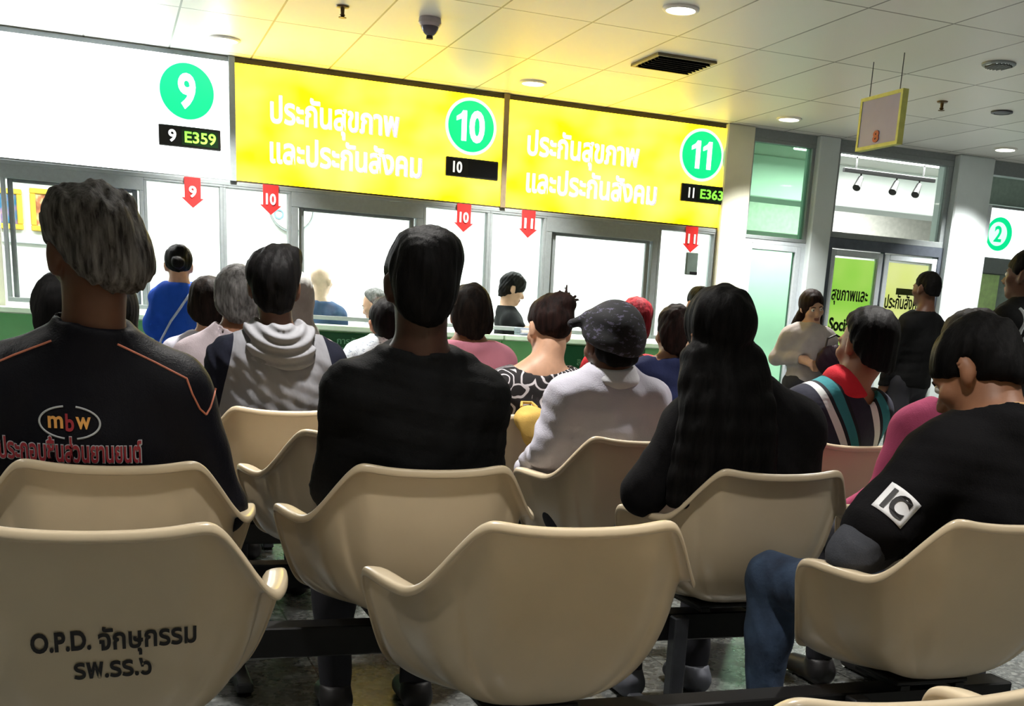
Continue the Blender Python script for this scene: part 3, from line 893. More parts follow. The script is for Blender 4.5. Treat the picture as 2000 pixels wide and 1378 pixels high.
# ------------------------------------------------------------------ counter windows under the signs
def bay(n, x0, x1, z1, mull=(), z0=1.075, fw=0.028, header=0.0, slide=False):
    mb = MB()
    mb.box(x0, x0 + fw, WALL - 0.01, WALL + 0.07, z0, z1, 0.003).box(x1 - fw, x1, WALL - 0.01, WALL + 0.07, z0, z1, 0.003)
    mb.box(x0, x1, WALL - 0.012, WALL + 0.072, z1 - 0.03 - header, z1, 0.003).box(x0, x1, WALL - 0.012, WALL + 0.072, z0, z0 + 0.03, 0.003)
    for x in mull: mb.box(x - 0.012, x + 0.012, WALL, WALL + 0.06, z0 + 0.03, z1 - 0.03 - header)
    if slide:
        a, b = x0 + fw, x1 - fw
        mb.box(a + 0.012, a + 0.045, WALL + 0.02, WALL + 0.055, z0 + 0.03, z1 - 0.03 - header, 0.003).box(b - 0.045, b - 0.012, WALL + 0.02, WALL + 0.055, z0 + 0.03, z1 - 0.03 - header, 0.003)
        mb.box(a + 0.045, b - 0.045, WALL + 0.02, WALL + 0.055, z1 - 0.05 - header, z1 - 0.03 - header, 0.003)
    o = mb.build('window_%d' % n, M_ALU); o['kind'] = 'structure'
    MB().box(x0 + fw, x1 - fw, WALL + 0.034, WALL + 0.042, z0 + 0.03, z1 - 0.03 - header).build('pane', M_GLASS, o)
    return o
bay(1, -0.60, 0.292, 1.975, (-0.13,), header=0.085, slide=True)
bay(2, 0.292, 0.818, 1.975, header=0.015, fw=0.022)
bay(3, 0.818, 1.290, 1.975, header=0.015, fw=0.022)
bay(4, 1.290, 2.262, 1.975, header=0.10, fw=0.05, slide=True)
bay(5, 2.262, 2.785, 1.975, header=0.015, fw=0.022)
bay(6, 2.785, 3.245, 1.975, header=0.015, fw=0.022)
bay(7, 3.245, 4.215, 1.975, header=0.11, fw=0.05, slide=True)
bay(8, 4.215, 4.735, 1.975, header=0.015, fw=0.022)
# glass partition, transom and doors to the right
def pane_frame(n, x0, x1, z0, z1, m, fm, fw=0.035):
    mb = MB().box(x0, x0 + fw, WALL, WALL + 0.07, z0, z1, 0.003).box(x1 - fw, x1, WALL, WALL + 0.07, z0, z1, 0.003)
    mb.box(x0, x1, WALL - 0.004, WALL + 0.074, z1 - fw, z1, 0.003).box(x0, x1, WALL - 0.004, WALL + 0.074, z0, z0 + fw, 0.003)
    o = mb.build('window_%d' % n, fm); o['kind'] = 'structure'
    MB().box(x0 + fw, x1 - fw, WALL + 0.03, WALL + 0.038, z0 + fw, z1 - fw).build('pane', m, o)
    return o
pane_frame(9, 4.99, 5.60, 1.93, 2.71, M_GREENGLASS, M_ALU, 0.03)
pane_frame(10, 5.80, 7.02, 2.0, 2.73, M_GLASS, M_ALU, 0.05)
def door(n, x0, x1, z1, gm, fw=0.06, handle_side=1):
    mb = MB().box(x0, x0 + fw, WALL + 0.0, WALL + 0.06, 0.0, z1, 0.004).box(x1 - fw, x1, WALL + 0.0, WALL + 0.06, 0.0, z1, 0.004)
    mb.box(x0 + fw, x1 - fw, WALL + 0.0, WALL + 0.06, z1 - fw, z1, 0.004).box(x0 + fw, x1 - fw, WALL + 0.0, WALL + 0.06, 0.0, 0.12, 0.004)
    o = mb.build('door_%d' % n, M_ALU2); o['kind'] = 'structure'
    MB().box(x0 + fw, x1 - fw, WALL + 0.026, WALL + 0.034, 0.12, z1 - fw).build('pane', gm, o)
    hx = x1 - fw / 2 if handle_side > 0 else x0 + fw / 2
    MB().tube([(hx, WALL - 0.001, 0.92), (hx, WALL - 0.05, 0.94), (hx, WALL - 0.05, 1.2), (hx, WALL - 0.001, 1.22)], 0.009, 8).build('handle', M_ALU, o, True)
    return o
door(1, 5.04, 5.56, 1.90, M_GREENGLASS, 0.05)
door(2, 5.86, 6.40, 1.91, M_GLASS, 0.05, 1)
door(3, 6.42, 6.98, 1.91, M_GLASS, 0.05, -1)
structure('trim_8', MB().box(4.99, 5.04, WALL + 0.0, WALL + 0.07, 0, 1.93).box(5.56, 5.60, WALL, WALL + 0.07, 0, 1.93).box(5.04, 5.56, WALL, WALL + 0.07, 1.90, 1.93), M_ALU2)
structure('trim_9', MB().box(5.80, 5.86, WALL - 0.01, WALL + 0.08, 0, 2.0).box(6.98, 7.02, WALL - 0.01, WALL + 0.08, 0, 2.0).box(5.86, 6.98, WALL - 0.01, WALL + 0.08, 1.92, 2.0).box(6.40, 6.42, WALL + 0.01, WALL + 0.05, 0, 1.92), mat('dark_aluminium', srgb(96, 104, 116), 0.45, 0.5))

# ------------------------------------------------------------------ the counter
M_LAM = mat('light_green_laminate', srgb(140, 222, 150), 0.4, 0, 0.04, 8)
M_LEDGE = mat('pale_stone_ledge', srgb(188, 214, 190), 0.3, 0, 0.05, 20)
for x0, x1, nm in ((-4.9, 0.87, 'under the white sign of counter nine'), (0.88, 2.87, 'under the yellow sign of counter ten'), (2.88, 4.73, 'under the yellow sign of counter eleven')):
    t = empty('service_counter', ((x0 + x1) / 2, 8.86, 0)); l = (x1 - x0) / 2
    tag(t, 'light green laminate service counter with a pale ledge ' + nm, 'counter')
    MB().box(-l, l, 0.0, 0.14, 0.0, 1.0, 0.004).build('front_panel', M_LAM, t)
    MB().box(-l, l, -0.07, 0.14, 1.0, 1.045, 0.008).build('ledge', M_LEDGE, t)
    MB().box(-l, l, 0.02, 0.14, 0.0, 0.09).build('kickboard', mat('dark_green_kickboard', srgb(40, 75, 52), 0.5), t)
M_PLAC = mat('dark_green_board', srgb(16, 96, 58), 0.4, 0, 0.05, 8)
M_PALETXT = mat('pale_green_lettering', srgb(120, 190, 150), 0.5)
for i, (x0, x1, lab) in enumerate(((1.42, 2.12, 'dark green notice board with rows of pale writing below the window of counter ten'), (3.38, 4.1, 'dark green notice board with rows of pale writing below the window of counter eleven'))):
    t = empty('notice_board', ((x0 + x1) / 2, 8.855, 0.82)); l = (x1 - x0) / 2
    tag(t, lab, 'notice board', 'green boards on the counter fronts')
    MB().box(-l, l, -0.016, 0.0, -0.17, 0.17, 0.004).build('board', M_PLAC, t)
    for r, s in enumerate(('การรับบริการ', 'สิทธิประกันสุขภาพ', 'และสิทธิประกันสังคม', 'กรุณายื่นบัตรประชาชน')):
        text_obj('lettering', s, 0.062, M_PALETXT, (0, -0.019, 0.115 - r * 0.078), t, width=l * (1.3 if r else 1.0), bold=0.001)

# ------------------------------------------------------------------ the backlit signs
M_YEL = backlit('yellow_backlit_face', (1.0, 0.66, 0.0, 1), (1.0, 0.76, 0.05, 1), 5.5, 2.2)
M_WHT = backlit('white_backlit_face', (0.92, 0.97, 1.0, 1), (1, 1, 1, 1), 9.0, 1.5)
M_GRN = emis('green_backlit_disc', (0.0, 0.72, 0.26, 1), 0.95)
M_RIM = emis('pale_backlit_ring', (0.72, 1.0, 0.85, 1), 1.0)
M_TXT = emis('white_backlit_letters', (1, 1, 1, 1), 1.5)
M_SHADE = emis('lavender_letter_edge', (0.55, 0.50, 0.72, 1), 0.8)
M_FRAME = mat('dark_sign_frame', srgb(74, 66, 48), 0.45, 0.4, 0.08, 30)
M_LEDBOX = mat('black_display_case', srgb(8, 9, 9), 0.3)
M_LEDG = emis('green_display_digits', (0.30, 1.0, 0.08, 1), 0.9)
M_LEDW = emis('white_display_digits', (0.9, 0.93, 0.95, 1), 0.8)
M_LEDPANEL = mat('dark_green_display_glass', srgb(14, 40, 16), 0.25)
def disc(mb, r, y0, y1, c=(0, 0)):
    mb.lathe([(1e-4, y0), (r, y0), (r, y1), (1e-4, y1)], 48, (c[0], 0, c[1]), 'y'); return mb
def sign(x0, x1, num, face, lines, label, cx, dcx, called, lx0, lx1, frame_end=False):
    t = empty('counter_sign', ((x0 + x1) / 2, WALL, 2.372)); l = (x1 - x0) / 2; xc = (x0 + x1) / 2
    tag(t, label, 'sign', 'backlit counter signs')
    z = 0.398
    f = MB().box(-l, l, -0.01, 0.018, z - 0.028, z).box(-l, l, -0.01, 0.018, -z, -z + 0.012).box(-l, -l + 0.014, -0.01, 0.018, -z, z).box(l - 0.016, l, -0.01, 0.018, -z, z)
    f.build('frame', M_FRAME if num != '9' else M_ALU, t)
    MB().box(-l + 0.012, l - 0.014, -0.002, 0.016, -z + 0.01, z - 0.026).build('face', face, t)
    dx = cx - xc; dz = 2.522 - 2.372
    ring = disc(MB(), 0.198, -0.0045, -0.0022, (dx, dz)).build('ring', M_RIM, t, False)
    dsc = disc(MB(), 0.176, -0.008, -0.0046, (dx, dz)).build('disc', M_GRN, t, False)
    nb_ = MB()
    def one(cx_):
        nb_.prism([(cx_ + u_, dz + w_) for u_, w_ in ((-0.052, 0.060), (-0.052, 0.030), (-0.012, 0.048), (-0.012, -0.104), (0.026, -0.104), (0.026, 0.104), (-0.004, 0.104), (-0.018, 0.082))], -0.0125, -0.0085)
    if num == '11': one(dx - 0.045); one(dx + 0.058)
    if num == '10': one(dx - 0.062)
    if nb_.v: tt = nb_.build('number', M_TXT, t)
    rest = {'9': ('9', 0, 0.115), '10': ('0', 0.045, 0.118)}.get(num)
    if rest: text_obj('number', rest[0], 0.29, M_TXT, (dx + rest[1], -0.0105, dz), t, bold=0.010, depth=0.004, width=rest[2])
    for body, tx0, tx1, tz, size in lines:
        g = text_obj('lettering', body, size, M_SHADE, ((tx0 + tx1) / 2 - xc + 0.004, -0.0045, tz - 2.372 - 0.004), t, width=tx1 - tx0 + 0.012, bold=0.006, depth=0.002)
        text_obj('lettering', body, size, M_TXT, ((tx0 + tx1) / 2 - xc, -0.008, tz - 2.372), g, width=tx1 - tx0, bold=0.0035, depth=0.003)
    # the queue display under the disc: a case of its own hung on the sign
    d = empty('queue_display', (dcx, WALL - 0.012, 2.228)); w = 0.204
    tag(d, 'black queue display showing %s under the green %s disc' % (called or 'only ' + num, num), 'display', 'queue number displays')
    MB().box(-w, w, -0.03, 0.0, -0.068, 0.068, 0.005).build('case', M_LEDBOX, d)
    text_obj('lettering', num, 0.105, M_LEDW, (-0.115, -0.0325, 0), d, width=0.052 if num == '9' else 0.070 if num == '10' else 0.05, depth=0.003, bold=0.003)
    if called:
        MB().box(-0.055, 0.185, -0.0315, -0.030, -0.052, 0.052).build('screen', M_LEDPANEL, d)
        text_obj('digits', called, 0.098, M_LEDG, (0.068, -0.034, 0), d, width=0.205, depth=0.003, bold=0.002)
    else:
        MB().box(-0.03, 0.19, -0.0315, -0.030, -0.052, 0.052).build('screen', mat('dark_display_glass', srgb(6, 6, 10), 0.2), d)
sign(-1.13, 0.888, '9', M_WHT, [], 'white backlit counter sign with a green number 9 disc', 0.594, 0.604, 'E359', 0, 0)
L1, L2 = 'ประกันสุขภาพ', 'และประกันสังคม'
sign(0.892, 2.874, '10', M_YEL, [(L1, 1.15, 2.06, 2.455, 0.23), (L2, 1.145, 2.235, 2.222, 0.23)], 'yellow backlit counter sign with a green number 10 disc and white Thai lettering', 2.61, 2.62, '', 0, 0)
sign(2.878, 4.80, '11', M_YEL, [(L1, 3.06, 3.985, 2.44, 0.23), (L2, 3.065, 4.16, 2.205, 0.23)], 'yellow backlit counter sign with a green number 11 disc and white Thai lettering', 4.542, 4.571, 'E363', 0, 0, True)
for x, m_ in ((0.89, M_ALU), (2.876, mat('brown_grey_post', srgb(140, 125, 100), 0.4, 0.4))):
    structure('trim_%d' % (10 if x < 2 else 11), MB().box(x - 0.022, x + 0.022, WALL - 0.03, WALL - 0.011, 1.975, CEIL - 0.002, 0.004), m_)
structure('trim_12', MB().box(-5, 4.80, WALL - 0.014, WALL + 0.02, 1.945, 1.974, 0.003), M_ALU)

# red arrow markers hanging from the header
M_RED = mat('red_plastic', srgb(222, 40, 40), 0.45, 0, 0.04, 20)
M_ARW = mat('white_arrow_print', srgb(245, 235, 235), 0.5)
def marker(x, num, label, ztop=1.975):
    t = empty('arrow_marker', (x, WALL - 0.022, ztop)); tag(t, label, 'marker', 'red arrow markers along the header')
    MB().prism([(-0.054, 0), (0.054, 0), (0.054, -0.135), (0.075, -0.135), (0.0, -0.20), (-0.075, -0.135), (-0.054, -0.135)], -0.006, 0.004).build('plate', M_RED, t)
    text_obj('number', num, 0.10, M_ARW, (0, -0.0085, -0.095), t, bold=0.003, depth=0.004, width=0.05 if len(num) == 1 else 0.07)
marker(0.614, '9', 'red arrow marker numbered 9 below the white sign')
marker(1.145, '10', 'red arrow marker numbered 10 below the left end of the middle sign')
marker(2.572, '10', 'red arrow marker numbered 10 below the disc of the middle sign')
marker(3.089, '11', 'red arrow marker numbered 11 below the left end of the rightmost yellow sign')
marker(4.50, '11', 'red arrow marker numbered 11 above the grey intercom box')
t = empty('intercom_box', (4.512, WALL - 0.022, 1.69)); tag(t, 'small grey intercom box hanging below the last red marker', 'intercom')
MB().box(-0.052, 0.052, -0.03, 0.0, -0.09, 0.085, 0.006).build('case', mat('dark_grey_green_plastic', srgb(82, 96, 90), 0.5), t)
MB().box(-0.015, 0.05, -0.034, -0.030, -0.088, -0.065).build('speaker_slot', M_BLACKMETAL, t)

# things seen inside the office
M_GOLD = mat('gilt_frame', srgb(222, 186, 70), 0.4, 0.3, 0.1, 30)
def picture(x, z, w, h_, label, cols, seed):
    t = empty('framed_picture', (x, 11.59, z)); tag(t, label, 'picture', 'gilt framed pictures in the office')
    f = MB(); b = 0.045
    f.box(-w, w, -0.03, 0, h_ - b, h_, 0.006).box(-w, w, -0.03, 0, -h_, -h_ + b, 0.006).box(-w, -w + b, -0.03, 0, -h_ + b, h_ - b, 0.006).box(w - b, w, -0.03, 0, -h_ + b, h_ - b, 0.006)
    f.build('frame', M_GOLD, t)
    k = NT('painted_picture_%d' % seed); v = k.coords((1, 1, 1)); f_ = k.noise(v, 7 + seed, 2)
    k.link(k.ramp(f_, [(0.3, cols[0]), (0.48, cols[1]), (0.62, cols[2]), (0.75, cols[3])]), k.b.inputs['Base Color'])
    MB().box(-w + b, w - b, -0.015, 0, -h_ + b, h_ - b).build('picture', k.m, t)
picture(-0.755, 1.82, 0.145, 0.165, 'gilt framed dark blue picture on the office wall at the far left', (srgb(30, 45, 60), srgb(40, 110, 150), srgb(140, 110, 150), srgb(210, 180, 120)), 1)
picture(-0.42, 1.83, 0.13, 0.175, 'gilt framed reddish picture on the office wall beside the blue one', (srgb(120, 60, 40), srgb(190, 120, 80), srgb(225, 200, 150), srgb(200, 90, 60)), 4)
structure('trim_13', MB().box(-1.2, 0.2, 11.57, 11.6, 1.55, 1.575), M_ALU2)
t = empty('wall_clock', (1.66, 11.58, 2.03)); tag(t, 'round white wall clock in the office behind the second red marker', 'clock')
MB().lathe([(1e-4, -0.03), (0.19, -0.03), (0.20, -0.015), (0.20, 0), (1e-4, 0)], 40, axis='y').build('case', M_WHITEPLASTIC, t, True)
MB().lathe([(0.196, -0.034), (0.207, -0.034), (0.207, -0.012), (0.196, -0.012)], 40, axis='y').build('rim', M_ALU, t, True)
MB().lathe([(0.03, -0.040), (0.045, -0.040), (0.045, -0.031), (0.03, -0.031)], 24, (-0.115, 0, -0.06), 'y').build('dial', mat('blue_grey_ring', srgb(120, 150, 165), 0.4), t, True)
for x0, x1, nm in ((-4.8, 0.85, 'nine'), (0.90, 2.85, 'ten'), (2.90, 4.70, 'eleven')):
    t = empty('office_desk', ((x0 + x1) / 2, 9.45, 0)); tag(t, 'pale office desk behind the glass of counter ' + nm, 'desk'); l = (x1 - x0) / 2
    MB().box(-l, l, -0.29, -0.10, 0.90, 0.935, 0.004).build('worktop', M_LEDGE, t)
    for x in (-l + 0.03, l - 0.05): MB().box(x - 0.02, x + 0.02, -0.28, -0.12, 0.001, 0.90).build('side_panel', M_WHITEPLASTIC, t)
t = empty('document_tray', (3.16, 8.94, 1.046)); tag(t, 'blue grey document tray on the counter in front of the clerk', 'tray')
MB().box(-0.16, 0.16, -0.14, -0.005, 0.0, 0.018, 0.004).box(-0.16, 0.16, -0.012, -0.004, 0.018, 0.055, 0.002).box(-0.16, -0.152, -0.14, -0.012, 0.018, 0.055, 0.002).box(0.152, 0.16, -0.14, -0.012, 0.018, 0.055, 0.002).build('tray', mat('blue_grey_plastic', srgb(120, 132, 150), 0.5), t)
MB().box(-0.14, 0.14, -0.135, -0.02, 0.019, 0.042, 0.002).build('papers', M_WHITEPLASTIC, t)

# posters on the glass doors
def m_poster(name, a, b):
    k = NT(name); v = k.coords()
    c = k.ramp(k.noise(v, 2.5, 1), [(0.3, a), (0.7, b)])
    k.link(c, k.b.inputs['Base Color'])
    k.link(c, k.b.inputs['Emission Color']); k.b.inputs['Emission Strength'].default_value = 0.72  # added glow stands in for corridor light coming through the sheet
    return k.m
M_DKTXT = mat('black_lettering', srgb(22, 26, 20), 0.5)
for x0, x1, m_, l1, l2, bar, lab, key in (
        (5.915, 6.345, m_poster('lime_green_poster_glow', srgb(150, 220, 70), srgb(200, 240, 120)), 'สุขภาพและ', 'Social Se', False, 'lime green poster given a glow of its own, with black Thai and English writing on the left glass door', 1),
        (6.475, 6.925, m_poster('pale_yellow_poster_glow', srgb(235, 245, 130), srgb(255, 255, 190)), 'ประกันสังคม', 'curity', True, 'pale yellow poster given a glow of its own, with a dark bar on the right glass door', 2)):
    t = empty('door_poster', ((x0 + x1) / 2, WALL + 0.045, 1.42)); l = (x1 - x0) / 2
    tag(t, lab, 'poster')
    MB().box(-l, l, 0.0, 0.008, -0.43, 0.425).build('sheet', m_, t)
    text_obj('lettering', l1, 0.15, M_DKTXT, (0, -0.003, 0.10), t, width=l * 1.75, bold=0.003, depth=0.003)
    text_obj('lettering', l2, 0.15, M_DKTXT, (0 if not bar else -0.08, -0.003, -0.13), t, width=l * (1.7 if not bar else 1.1), bold=0.005, depth=0.003)
    if bar: MB().box(-0.09, 0.16, -0.006, -0.001, 0.16, 0.215).build('bar', mat('olive_bar', srgb(80, 88, 40), 0.5), t)

# the counter sign down the corridor
t = empty('corridor_sign', (9.35, 10.6, 2.36)); tag(t, 'white backlit sign with a green number 2 disc beyond the right pillar', 'sign')
MB().box(-0.62, 1.4, -0.02, 0.05, -0.245, 0.245, 0.004).build('face', emis('white_corridor_face', (0.95, 1, 0.99, 1), 1.5), t)
MB().box(-0.64, 1.42, -0.025, 0.055, 0.246, 0.27).build('frame', M_ALU, t)
disc(MB(), 0.17, -0.026, -0.021, (-0.40, -0.01)).build('disc', M_GRN, t)
disc(MB(), 0.120, -0.0295, -0.0265, (-0.42, -0.01)).build('disc_centre', M_RIM, t)
text_obj('number', '2', 0.22, M_GRN, (-0.42, -0.033, -0.01), t, bold=0.006, width=0.10)
structure('trim_14', MB().box(8.72, 14, 10.585, 10.7, 1.95, 2.11, 0.004), M_ALU)
structure('wall_corridor_front', MB().box(8.72, 14, 10.66, 10.76, 0, 1.95).box(8.72, 14, 10.66, 10.76, 2.65, 3.05), mat('grey_green_wall', srgb(150, 168, 160), 0.6))
t = empty('door_poster', (8.93, 10.63, 1.70)); tag(t, 'narrow lime green notice beside the right pillar under the number 2 sign', 'poster')
MB().box(-0.16, 0.16, 0, 0.012, -0.3, 0.24).build('sheet', MAT.get('x') or mat('lime_sheet', srgb(205, 240, 165), 0.5), t)

# track of spotlights behind the transom
t = empty('track_light', (7.75, 11.0, 2.86)); tag(t, 'black ceiling track with three spotlights behind the transom glass', 'light')
MB().box(-0.55, 0.6, -0.02, 0.02, -0.02, 0.02, 0.003).tube([(-0.4, 0, 0.02), (-0.4, 0, 0.19)], 0.008).tube([(0.45, 0, 0.02), (0.45, 0, 0.19)], 0.008).build('track', M_BLACKMETAL, t)
for x in (-0.38, 0.07, 0.36):
    s = MB().tube([(x + 0.05, 0, -0.02), (x + 0.04, -0.01, -0.07)], 0.009).tube([(x + 0.05, 0.0, -0.06), (x - 0.03, -0.06, -0.17)], [0.028, 0.042], 14).build('spotlight', M_BLACKMETAL, t, True)

# ------------------------------------------------------------------ ceiling fittings
def downlight(x, y, label, power=HALL_LAMP, louvre=False):
    t = empty('downlight', (x, y, CEIL)); tag(t, label, 'light', 'round ceiling downlights')
    MB().lathe([(0.078, -0.001), (0.098, -0.001), (0.098, -0.008), (0.090, -0.014), (0.078, -0.014)], 36).build('rim', M_WHITEPLASTIC if not louvre else M_ALU, t, True)
    MB().lathe([(1e-4, -0.010), (0.077, -0.010), (0.077, -0.004), (1e-4, -0.004)], 36).build('lamp', emis('downlight_lens', (1, 0.97, 0.88, 1), 9) if not louvre else emis('dim_downlight_lens', (0.9, 1, 0.95, 1), 0.8), t, True)
    if louvre:
        g = MB()
        for i in range(-3, 4):
            w = math.sqrt(0.076 ** 2 - (i * 0.02) ** 2)
            g.box(i * 0.02 - 0.003, i * 0.02 + 0.003, -w, w, -0.022, -0.011)
        g.build('louvre', mat('dark_louvre', srgb(50, 54, 52), 0.4, 0.6), t)
    area('hall_lamp', (0, 0, -0.03), 0.16, 0.16, power, (1.0, 0.965, 0.91), 'DISK', parent=t, spread=1.6)
names = {(2, 3): 'bright round downlight in the ceiling at the top edge of the photo', (2, 4): 'round downlight just in front of the joint of the yellow signs', (3, 4): 'round downlight in front of the green glass pane',
         (4, 4): 'round downlight near the right pillar', (3, 3): 'louvred round downlight in the grey ceiling at the right', (1, 4): 'round downlight in front of the white sign'}
for i, x in ((0, -1.3), (1, 0.8), (2, 2.9), (3, 5.0), (4, 7.1), (5, 9.2)):
    for j, y in ((0, -0.9), (1, 1.45), (2, 3.79), (3, 6.13), (4, 8.47)):
        n = names.get((i, j), 'round ceiling downlight in row %s from the counter, %s' % (('five', 'four', 'three', 'two', 'one')[j], ('far left', 'left', 'centre', 'right of centre', 'right', 'far right')[i]))
        downlight(x, y, n, HALL_LAMP * (0.9, 0.45, 0.75, 1, 1)[j] * (0.4 if (i, j) == (3, 3) else 1), (i, j) == (3, 3))
# square air vent
t = empty('air_vent', (3.43, 7.30, CEIL)); tag(t, 'square dark louvred air vent in the ceiling above the counter', 'vent')
a = 0.205; f = MB()
f.box(-a, a, -a, -a + 0.025, -0.016, -0.001, 0.002).box(-a, a, a - 0.025, a, -0.016, -0.001, 0.002).box(-a, -a + 0.025, -a + 0.025, a - 0.025, -0.016, -0.001, 0.002).box(a - 0.025, a, -a + 0.025, a - 0.025, -0.016, -0.001, 0.002)
f.build('frame', mat('vent_metal', srgb(120, 112, 84), 0.45, 0.4), t)
MB().box(-a + 0.026, a - 0.026, -a + 0.026, a - 0.026, -0.004, -0.002).build('backing', M_BLACKMETAL, t)
for i in range(7):
    y = -0.15 + i * 0.05
    o = MB().box(-a + 0.026, a - 0.026, -0.02, 0.02, -0.0015, 0.0015).build('slat', mat('vent_slat', srgb(58, 54, 42), 0.4, 0.4), t)
    o.location = (0, y, -0.016); o.rotation_euler = (math.radians(35), 0, 0)
# dome camera, sprinklers, ceiling speaker
t = empty('dome_camera', (1.807, 7.14, CEIL)); tag(t, 'small grey dome security camera on the ceiling above the yellow sign', 'camera')
MB().lathe([(1e-4, -0.001), (0.062, -0.001), (0.066, -0.03), (0.055, -0.045), (1e-4, -0.045)], 30).build('base', mat('grey_plastic', srgb(165, 160, 165), 0.4), t, True)
MB().lathe([(0.05, -0.046)] + [(0.05 * math.cos(q), -0.046 - 0.05 * math.sin(q)) for q in np.linspace(0.1, 1.5, 8)] + [(1e-4, -0.0965)], 28).build('dome', mat('smoked_dome', srgb(95, 92, 105), 0.15), t, True)
MB().lathe([(1e-4, -0.085), (0.018, -0.085), (0.02, -0.11), (1e-4, -0.112)], 16).build('lens', M_BLACKMETAL, t, True)
def sprinkler(x, y, label):
    t = empty('sprinkler', (x, y, CEIL)); tag(t, label, 'sprinkler')
    MB().lathe([(1e-4, -0.001), (0.038, -0.001), (0.034, -0.008), (0.012, -0.012), (0.010, -0.04), (0.016, -0.045), (0.008, -0.055), (1e-4, -0.056)], 20).build('body', mat('brown_brass', srgb(96, 76, 40), 0.4, 0.5), t, True)
    MB().lathe([(1e-4, -0.057), (0.022, -0.057), (0.022, -0.060), (1e-4, -0.060)], 20).build('deflector', mat('brown_brass', srgb(96, 76, 40)), t, True)
sprinkler(1.316, 7.18, 'small brass sprinkler head on the ceiling left of the dome camera')
sprinkler(5.458, 7.22, 'small dark sprinkler head on the ceiling right of the hanging sign')
t = empty('ceiling_speaker', (6.0, 7.25, CEIL)); tag(t, 'round dark ceiling speaker near the right edge', 'speaker')
MB().lathe([(0.055, -0.001), (0.075, -0.001), (0.075, -0.01), (0.055, -0.014)], 30).build('rim', M_GREYMETAL, t, True)
MB().lathe([(1e-4, -0.003), (0.054, -0.003), (0.05, -0.011), (1e-4, -0.013)], 30).build('grille', M_BLACKMETAL, t, True)
# hanging sign
t = empty('hanging_sign', (4.40, 6.38, 2.43)); tag(t, 'hanging lavender sign board with a yellow edge and red number 8', 'sign'); t.rotation_euler = (0, 0, math.radians(-90))
w, hh = 0.19, 0.13
f = MB().box(-w - 0.02, w + 0.02, -0.02, 0.02, hh, hh + 0.02).box(-w - 0.02, w + 0.02, -0.02, 0.02, -hh - 0.02, -hh).box(-w - 0.02, -w, -0.02, 0.02, -hh, hh).box(w, w + 0.02, -0.02, 0.02, -hh, hh)
f.build('edge', mat('dull_yellow_edge', srgb(206, 210, 120), 0.5), t)
MB().box(-w, w, -0.016, 0.016, -hh, hh).build('board', mat('lavender_board', srgb(158, 156, 196), 0.5, 0, 0.05, 5), t)
text_obj('number', '8', 0.085, mat('dark_red_print', srgb(165, 50, 60), 0.5), (-0.01, -0.019, -0.085), t, bold=0.004, width=0.06)
for x in (-0.15, 0.15): MB().tube([(x, 0, hh + 0.02), (x, 0, CEIL - 2.43 - 0.001)], 0.003, 6).build('wire', M_GREYMETAL, t)
